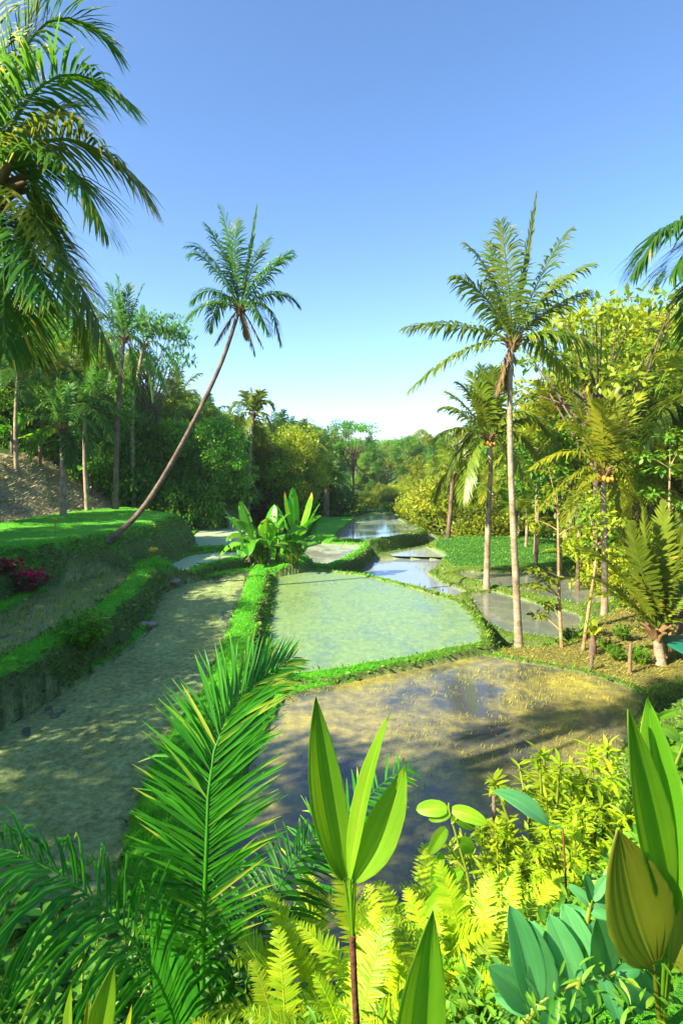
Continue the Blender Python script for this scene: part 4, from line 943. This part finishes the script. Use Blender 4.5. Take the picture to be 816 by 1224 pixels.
# undergrowth carpeting the bank below the viewpoint
n = 16000; U_ = RNG.random(n); Y = 1.0 + 6.5 * U_; px = RNG.uniform(-60, 900, n); X = (px - 408) / F * Y
h, k, l = terrain(X, Y); m = (k < .5) & (h > .25); X, Y, h = X[m], Y[m], h[m]; n = len(X)
mb = MB(); a = RNG.uniform(0, 6.28, n); D = nrm(np.stack([np.cos(a), np.sin(a), RNG.uniform(.1, 1.6, n)], 1))
ribbons(mb, np.stack([X, Y, h + RNG.uniform(-.02, .22, n)], 1), D, RNG.uniform(.06, .16, n) * np.clip(Y / 4, .3, 1), RNG.uniform(.02, .04, n) * np.clip(Y / 4, .3, 1), nrm(np.stack([RNG.normal(0, .4, n), RNG.normal(0, .4, n), np.ones(n)], 1)), .6, 4, np.clip(RNG.normal(.4, .25, n), 0, .85), [.15, .9, 1, .6, .05], .35)
solo('undergrowth', mb.mesh('undergrowth', M['leaf_mid']), kind='stuff')

# young coconut palm in the foreground: three traced fronds
fy = 2.6
o = thing('young_coconut_palm', 'young coconut palm in the left foreground, tall green feathered frond with sunlit yellow right leaflets', 'palm tree', G(242, 1230, fy))
org = np.array(o.location)
for (pts, kw) in (
    ([(242, 1330, 2.5), (242, 1180, 2.6), (246, 1030, 2.7), (254, 905, 2.85), (288, 832, 3.05), (350, 786, 3.3)], dict(nleaf=105, leaf=.43, a0=62, a1=26, hang=.25, lift=.15, wid=.019, fold=.35, lit_side_tint=.38, rr=.017, tip_yellow=.3, base_t=.4, spread=.5, start=.3, up=(.15, -1, .25))),  # right leaflets tinted yellow: the frond's lit side is in the colour
    ([(225, 1330, 2.4), (205, 1210, 2.4), (160, 1125, 2.35), (90, 1058, 2.3), (0, 1012, 2.25), (-70, 1010, 2.2)], dict(nleaf=62, leaf=.5, a0=64, a1=35, hang=2.2, lift=.0, wid=.022, fold=.35, rr=.011, tip_yellow=.12, base_t=.2, spread=.3, start=.2, up=(.1, -.3, 1))),
    ([(255, 1330, 2.6), (270, 1200, 2.7), (310, 1110, 2.9), (345, 1040, 3.1), (385, 990, 3.3)], dict(nleaf=50, leaf=.38, a0=70, a1=35, hang=1.1, lift=.0, wid=.018, fold=.3, rr=.012, tip_yellow=.25, base_t=.15, spread=.3, start=.2, up=(.1, -.8, .5))),
    ([(262, 1330, 2.8), (300, 1200, 3.1), (390, 1010, 3.7), (470, 925, 4.1), (492, 920, 4.2)], dict(nleaf=36, leaf=.34, a0=70, a1=35, hang=.6, lift=.0, wid=.022, rr=.01, tip_yellow=.5, base_t=.4, spread=.3, start=.45, up=(.1, -.6, .8)))):
    p = spline([PX(*q) for q in pts], 30); p[0] = p[0]; base = G(242, 1230, fy); base[2] -= .05
    p = np.vstack([base[None], p]); mb = MB(); frond(mb, p - org, k=4, **kw); part('frond', (mb, M['palm_young']), o)
mb = MB()
wide_leaf(mb, bez(PX(232, 1330, 2.55), PX(215, 1150, 2.6), PX(180, 1070, 2.7), 20) - org, .2, (0, -1, .3), 16, .3, .015, .3, .7); part('young_leaf', (mb, M['palm_young']), o)
mb = MB(); b = G(242, 1230, fy); tube(mb, [b - org + (0, 0, -.1), b - org + (0, 0, .3)], [.06, .04], 8); part('stem', (mb, M['palm_dead']), o)

def strap_plant(label, leaves, Y, stem_px, mat, name='ti_plant', cat='ti plant', stem_r=.011):
    base = G(stem_px[0][0], stem_px[0][1], Y); o = thing(name, label, cat, base); org = base
    pts = [base - (0, 0, .05)] + [PX(x, y, Y) for x, y in stem_px]
    pts = [p for i, p in enumerate(pts) if i == 0 or p[2] > pts[0][2]]
    mb = MB(); tube(mb, spline(pts, 20) - org, stem_r, 8); part('stem', (mb, M['stem']), o)
    for lf in leaves:
        (foot, b0, c0, t0, wpx, nrmv, fold, dy, mt, tn) = lf
        mb = MB(); tube(mb, bez(PX(*foot, Y), PX((foot[0] + b0[0]) / 2, (foot[1] + b0[1]) / 2, Y), PX(*b0, Y + dy * .3), 8) - org, np.linspace(.007, .005, 8), 6, .4, False)
        p = bez(PX(*b0, Y + dy * .3), PX(*c0, Y + dy * .7), PX(*t0, Y + dy), 20)
        wide_leaf(mb, p - org, wpx / F * Y, nrmv, 18, fold, .02, tn, .85, 0, None, .85, .12)
        part('leaf', (mb, M[mt]), o)
    return o
strap_plant('tall ti plant with three upright lime green blades on a thin dark stem',
    [((421, 1118), (411, 1050), (380, 960), (377, 832), 46, (.5, -1, .1), .55, .05, 'ti_green', .35), ((421, 1118), (418, 1050), (432, 930), (466, 852), 22, (-.8, -1, .1), .5, -.03, 'ti_green', .6), ((421, 1118), (424, 1052), (470, 985), (484, 915), 44, (-.5, -1, .3), .35, .0, 'ti_green', .5)],
    1.95, [(427, 1240), (424, 1190), (421, 1118)], 'ti_green')
strap_plant('ti plant at the lower right edge with big upright green and bronze blades',
    [((788, 1225), (796, 1090), (760, 960), (750, 848), 62, (.5, -1, .1), .5, .0, 'ti_green', .3), ((790, 1225), (802, 1090), (790, 950), (773, 834), 58, (-.5, -1, .1), .5, .06, 'ti_green', .1), ((788, 1225), (780, 1150), (750, 1080), (738, 992), 92, (.15, -1, .35), .3, -.05, 'ti_bronze', .4), ((792, 1225), (800, 1160), (812, 1080), (818, 1000), 60, (-.5, -1, .2), .4, .05, 'ti_bronze', .2)],
    1.55, [(792, 1300), (790, 1225)], 'ti_bronze')
strap_plant('single broad pale green blade rising at the bottom centre, close up',
    [((490, 1400), (488, 1330), (490, 1210), (517, 1088), 66, (.35, -1, .2), .5, .0, 'ti_green', .3)], 1.15, [(490, 1420), (490, 1400)], 'ti_green', 'broad_leaf_sprout', 'sprout')
strap_plant('tuft of pale strap leaves with dry tips at the bottom left',
    [((100, 1330), (112, 1270), (120, 1210), (137, 1152), 30, (.3, -1, .2), .4, .0, 'ti_green', .6), ((98, 1330), (84, 1280), (80, 1230), (86, 1178), 15, (-.3, -1, .2), .4, .0, 'ti_green', .75), ((110, 1330), (140, 1280), (152, 1240), (158, 1200), 9, (-.3, -1, .2), .4, .0, 'palm_yellow', .5), ((105, 1330), (100, 1280), (103, 1240), (106, 1190), 9, (.3, -1, .2), .4, .0, 'palm_yellow', .6)], 1.75, [(102, 1345), (102, 1330)], 'ti_green', 'strap_leaf_plant', 'plant')
# long single blade over the pond edge
strap_plant('long grey green blade pointing left across the pond stake', [((672, 990), (655, 985), (625, 955), (588, 945), 26, (.1, -.6, 1), .2, .0, 'leaf_blue', .6)], 3.4, [(676, 1060), (672, 990)], 'leaf_blue', 'long_leaf_plant', 'plant', .006)

def traced_leaves(label, name, cat, Y, stems, leaves, mat, wr=.5, stem_mat='stem_green', sr=.007):
    base = G(stems[0][0][0], stems[0][0][1], Y); o = thing(name, label, cat, base); org = base
    for i, st in enumerate(stems):
        pts = ([base - (0, 0, .03)] if i == 0 and PX(*st[0], Y)[2] > base[2] else []) + [PX(x, y, Y) for x, y in st]
        mb = MB(); tube(mb, spline(pts, 20) - org, np.linspace(sr, sr * .45, len(spline(pts, 20))), 6, .6); part('stem', (mb, M[stem_mat]), o)
    for bx, by, tx, ty, *w in leaves:
        d = random.uniform(-.06, .06); b = PX(bx, by, Y); t = PX(tx, ty, Y + d); L = np.linalg.norm(t - b)
        mb = MB(); wide_leaf(mb, bez(b, (b + t) / 2 + np.array([0, -.05, .13]) * L, t, 14) - org, L * .9 * (w[0] if w else wr), (random.uniform(-.4, .4), -1, random.uniform(.2, .7)), 12, .25, .0, random.uniform(.15, .7), .5)
        part('leaf', (mb, M[mat]), o)
    return o
traced_leaves('leafy vine sprig with rounded lime leaves on yellow stems in front of the pond', 'vine_sprig', 'plant', 2.9,
    [[(566, 1130), (560, 1055), (548, 1010), (537, 970), (536, 960)], [(556, 1040), (545, 1030), (532, 1035)], [(548, 1010), (536, 1020), (528, 1018)], [(540, 985), (548, 975), (553, 968)]],
    [(534, 968, 497, 968, .55), (540, 968, 582, 985, .45), (538, 972, 512, 980, .55), (540, 975, 566, 992, .4), (533, 990, 512, 1022, .5), (528, 1020, 516, 1056, .45), (547, 1005, 566, 1018, .6), (536, 1035, 522, 1048, .5), (552, 1040, 514, 1070, .35), (545, 1060, 505, 1095, .4)], 'ti_green', sr=.009)
traced_leaves('plant with large blue green paired leaflets on a yellow stalk, bottom right', 'pinnate_leaf_plant', 'plant', 1.6,
    [[(600, 1260), (640, 1203), (680, 1178), (735, 1162)], [(690, 1180), (697, 1130), (704, 1085), (707, 1075)], [(640, 1203), (625, 1225), (600, 1240)]],
    [(650, 1196, 618, 1095, .42), (672, 1184, 630, 1100, .42), (690, 1176, 655, 1092, .4), (706, 1170, 672, 1080, .42), (722, 1165, 712, 1098, .55), (735, 1162, 783, 1208, .5), (735, 1163, 765, 1160, .6), (718, 1168, 742, 1228, .42), (700, 1174, 705, 1240, .42), (680, 1180, 680, 1240, .45), (660, 1192, 650, 1250, .45),
     (706, 1082, 678, 1058, .45), (707, 1078, 698, 1045, .45), (708, 1076, 727, 1045, .4), (708, 1080, 740, 1074, .4), (706, 1088, 745, 1114, .42), (703, 1095, 668, 1085, .45), (703, 1100, 715, 1130, .5), (640, 1200, 608, 1082, .3), (636, 1205, 583, 1155, .42), (632, 1212, 590, 1190, .45), (640, 1204, 610, 1140, .45), (700, 1120, 740, 1140, .45)], 'leaf_blue', .45, sr=.009)
traced_leaves('plant with rounded green leaves behind the ti blades at the right edge', 'round_leaf_plant', 'plant', 2.1,
    [[(815, 1120), (806, 980), (790, 880), (785, 855)], [(800, 930), (812, 900), (820, 880)]],
    [(786, 858, 808, 850, .5), (788, 870, 812, 885, .5), (792, 890, 772, 905, .55), (795, 900, 816, 915, .5), (800, 925, 776, 935, .55), (802, 940, 824, 950, .5), (804, 965, 782, 975, .5), (806, 985, 826, 1000, .5), (788, 862, 770, 852, .5)], 'leaf_mid')

# ------------------------------------------------------------------ small things around the paddies
def px_on(px, py, z): return PZ(px, py, z)
mb = MB(); p = PX(588, 985, 4.7); g_ = H(p[0], p[1]); p[2] = g_
tube(mb, [(0, 0, -.1), (.02, 0, .5), (.015, .01, PX(590, 952, 4.7)[2] - g_)], [.022, .02, .016], 7)
tube(mb, bez((.02, 0, .45), (.06, 0, .55), (.1, .02, .7), 5), [.009, .008, .007, .006, .004], 5)
solo('stake', mb.mesh('stake', M['dark_bark']), 'dark weathered stick standing up beyond the ferns at the pond edge', 'stake', loc=p)
for px, py, hgt, lab in ((752, 802, .85, 'short pale wooden post before the young palm'), (706, 798, .45, 'dark stump like peg on the bund behind the grass'), (490, 676, .0, '')):
    if not lab: continue
    p = PZ(px, py, 0.05); p[2] = H(p[0], p[1]); mb = MB()
    tube(mb, [(0, 0, -.1), (.01, .01, hgt * .5), (.03, 0, hgt)], [.06, .055, .045], 8)
    tube(mb, bez((.01, 0, hgt * .6), (.08, 0, hgt * .65), (.14, .03, hgt * .9), 5), [.02, .018, .014, .012, .01], 6)
    solo('wooden_post', mb.mesh('wooden_post', M['wood' if hgt > .6 else 'dark_bark']), lab, 'post', loc=p)
p0 = PZ(720, 786, .05); p1 = PZ(775, 753, .05)   # fallen pole on the dry ground
def rock(label, pos, s, seed, name='rock'):
    g = np.random.default_rng(seed); th = np.linspace(0, math.pi, 9); ph = np.linspace(0, 2 * math.pi, 14, endpoint=False); v = []
    for t in th:
        for q in ph:
            d = np.array([math.sin(t) * math.cos(q), math.sin(t) * math.sin(q), math.cos(t)])
            r = 1 + .18 * math.sin(3 * q + seed) * math.sin(t) + .15 * math.cos(2 * t * 2 + seed * 2) + g.normal(0, .05) * math.sin(t)
            v.append(d * r * np.array(s))
    f = []
    for i in range(8):
        for j in range(14): f.append([i * 14 + j, (i + 1) * 14 + j, (i + 1) * 14 + (j + 1) % 14, i * 14 + (j + 1) % 14])
    mb = MB(); mb.add(v, f); return solo(name, mb.mesh(name, M['stone']), label, 'rock', loc=pos, group=None)
for i, (px, py, z, s, lab) in enumerate(((196, 688, 1.0, (.38, .3, .14), 'flat pale stone, left end of the spillway below the small terrace'), (206, 695, .85, (.42, .3, .13), 'flat pale stone, lowest of the spillway steps'), (188, 683, 1.15, (.3, .24, .12), 'small pale stone at the top of the spillway steps'),
    (118, 752, .9, (.0, 0, 0), ''), (172, 748, .6, (.4, .3, .16), 'low grey stone set in the foot of the bank beside the muddy paddy'))):
    if not lab: continue
    rock(lab, PZ(px, py, z), s, i + 3)
# dried red flowering shrub on the bank corner at left
p = PZ(38, 668, 2.75); p[2] = H(p[0], p[1])
place_shrub('dried_flower_bush', 'brown dried shrub with crimson flowers on the bank corner at the left edge', p, (41, .7, .9, 40, 26, .13, .5, False, .5), 'red', 'dark_bark', cat='bush', s=1.)
p = PZ(5, 672, 2.75); p[2] = H(p[0], p[1])
place_shrub('flower_bush', 'small crimson flowered shrub cut by the left edge, left of the dried one', p, (42, .5, .6, 26, 26, .13, .6, False, .5), 'red', 'dark_bark', cat='bush', s=.9)
def flower(label, pos, hgt, s=1.):
    o = thing('flower', label, 'flower', pos); mb = MB(); tube(mb, bez((0, 0, -.05), (.04, 0, hgt * .5), (0, 0, hgt), 8), .015, 5, .4); part('stem', (mb, M['stem_green']), o)
    mb = MB(); n = 22; a = RNG.uniform(0, 6.28, n); D = nrm(np.stack([np.cos(a), np.sin(a), RNG.uniform(.1, 1.4, n)], 1))
    ribbons(mb, np.tile([0, 0, hgt], (n, 1)), D, .22 * s, .13 * s, nrm(RNG.normal(0, .3, (n, 3)) + np.array([0, 0, 1])), .3, 3, RNG.uniform(0, 1, n), [.3, 1, .9, .2]); part('petals', (mb, M['yellow']), o); return o
p = PZ(183, 668, 1.7); p[2] = H(p[0], p[1]); flower('pale yellow flower head in front of the rounded mossy bank', p, .42, 1.2)
p = PZ(66, 655, 2.7); p[2] = H(p[0], p[1]); flower('small yellow flower spike beside the dried red shrub', p, .7, .6)
for q_, lab in place_shrub_later: place_shrub('leafy_bush', lab, (q_[0], q_[1], H(q_[0], q_[1])), (44, 1.1, .75, 44, 36, .14, .35, True, .5), 'leaf_mid', cat='bush', s=1.0)
# bush hanging on the bank of the upper left pond
p = PZ(100, 783, 1.0); p[2] = max(H(p[0], p[1]), .5) - .1
place_shrub('leafy_bush', 'feathery bright green bush growing out of the bank between the two left ponds', p, (44, 1.1, .75, 44, 36, .14, .35, True, .5), 'leaf_mid', cat='bush', s=1.0)
p = PZ(155, 603, 3.0); p[2] = H(p[0], p[1])
place_shrub('leafy_bush', 'small pale green bush at the far edge of the bright grass terrace', p, (45, 1.4, .6, 20, 24, .16, .35, True, .3), 'leaf_lit', cat='bush', s=1.0)
for px, Y, s, lab in ((680, 21, .45, 'low green weed behind the thin straight sapling'), (745, 20, .5, 'low green shrub on the dry golden ground behind the short post'), (722, 19, .35, 'small weed between the banana sprout and the young palm'), (770, 21, .5, 'low shrub behind the young palm stem'), (603, 20.5, .55, 'low leafy bush with yellow blossoms at the foot of the tallest palm'), (765, 17.6, .5, 'low green shrub at the base of the short pale post'), (735, 18., .45, 'low bright green shrub on the bund right of the banana sprout'), (655, 20.2, .4, 'low weedy shrub between the tallest palm and the thin sapling')):
    X = (px - 408) / F * Y; place_shrub('leafy_bush', lab, (X, Y, H(X, Y)), (44, 1.1, .75, 44, 36, .14, .35, True, .5), 'leaf_mid', cat='bush', s=s)
# hut corner at the right edge
p = PZ(826, 806, 0); z0 = H(p[0], p[1])
o = thing('wooden_platform', 'low wooden platform with a teal painted top cut by the right edge', 'platform', (p[0], p[1], z0))
def boxmb(x0, x1, y0, y1, za, zb):
    v = [(x, y, z) for z in (za, zb) for y in (y0, y1) for x in (x0, x1)]
    mb = MB(); mb.add(v, [[0, 2, 3, 1], [4, 5, 7, 6], [0, 1, 5, 4], [2, 6, 7, 3], [0, 4, 6, 2], [1, 3, 7, 5]]); return mb
tm, nt, N = new_mat('teal_paint'); pb = N('ShaderNodeBsdfPrincipled'); pb.inputs['Base Color'].default_value = (.01, .16, .1, 1); pb.inputs['Roughness'].default_value = .5
ou = N('ShaderNodeOutputMaterial'); nt.links.new(pb.outputs[0], ou.inputs[0])
def addpart(nm, mb, mat):
    me = mb.mesh(nm, mat, False); part(nm, me, o)
for x in (.0, 1.5): addpart('post', boxmb(x, x + .09, .02, .11, -.2, 1.0), M['pale_bark'])
for x in (.02, 1.52): addpart('post', boxmb(x, x + .09, 1.4, 1.49, -.2, 1.0), M['pale_bark'])
addpart('ledge', boxmb(-.25, 1.75, -.1, 1.6, .62, .7), tm)

# ------------------------------------------------------------------ camera, sky and sun
cam = bpy.data.cameras.new('camera'); co = bpy.data.objects.new('camera', cam); COL.objects.link(co); SC.camera = co
co.location = (0, 0, CAMZ); co.rotation_euler = (math.radians(90), 0, 0)
cam.sensor_fit = 'VERTICAL'; cam.sensor_height = 24; cam.lens = 24 * F / 1224; cam.shift_y = -(612 - HZ) / 1224
cam.clip_start = .05; cam.clip_end = 3000
EL, AZ = math.radians(36), math.radians(-122)
d = Vector((math.sin(AZ) * math.cos(EL), math.cos(AZ) * math.cos(EL), math.sin(EL)))
w = bpy.data.worlds.new('World'); SC.world = w; w.use_nodes = True
nt = w.node_tree; sky = nt.nodes.new('ShaderNodeTexSky'); sky.sky_type = 'NISHITA'; sky.sun_disc = False
sky.sun_elevation = EL; sky.sun_rotation = AZ; sky.altitude = 1500; sky.air_density = 1.0; sky.dust_density = 1.5; sky.ozone_density = 3
hs = nt.nodes.new('ShaderNodeHueSaturation'); hs.inputs['Saturation'].default_value = 1.12
nt.links.new(sky.outputs[0], hs.inputs['Color']); nt.links.new(hs.outputs[0], nt.nodes['Background'].inputs[0]); nt.nodes['Background'].inputs[1].default_value = .104
sl = bpy.data.lights.new('sun', 'SUN'); so = bpy.data.objects.new('sun', sl); COL.objects.link(so)
sl.energy = 5; sl.angle = math.radians(.6); sl.color = (1, .88, .66); so.rotation_euler = d.to_track_quat('Z', 'Y').to_euler(); so.location = (-20, -10, 30)
SC.view_settings.view_transform = 'Standard'; SC.view_settings.look = 'None'; SC.view_settings.exposure = 1.72; SC.view_settings.gamma = 1
SC.cycles.max_bounces = 8; SC.cycles.transparent_max_bounces = 4; SC.cycles.diffuse_bounces = 3; SC.cycles.transmission_bounces = 4; SC.cycles.use_denoising = True

hb = boxmb(-440, 440, -60, 790, -12, 60); hm, nt, N = new_mat('haze'); pv = N('ShaderNodeVolumePrincipled')
pv.inputs['Color'].default_value = (.9, .95, 1, 1); pv.inputs['Density'].default_value = .00032; pv.inputs['Anisotropy'].default_value = .3
ou = N('ShaderNodeOutputMaterial'); nt.links.new(pv.outputs[0], ou.inputs['Volume'])
solo('haze', hb.mesh('haze', hm, False), kind='stuff')
SC.cycles.volume_bounces = 0
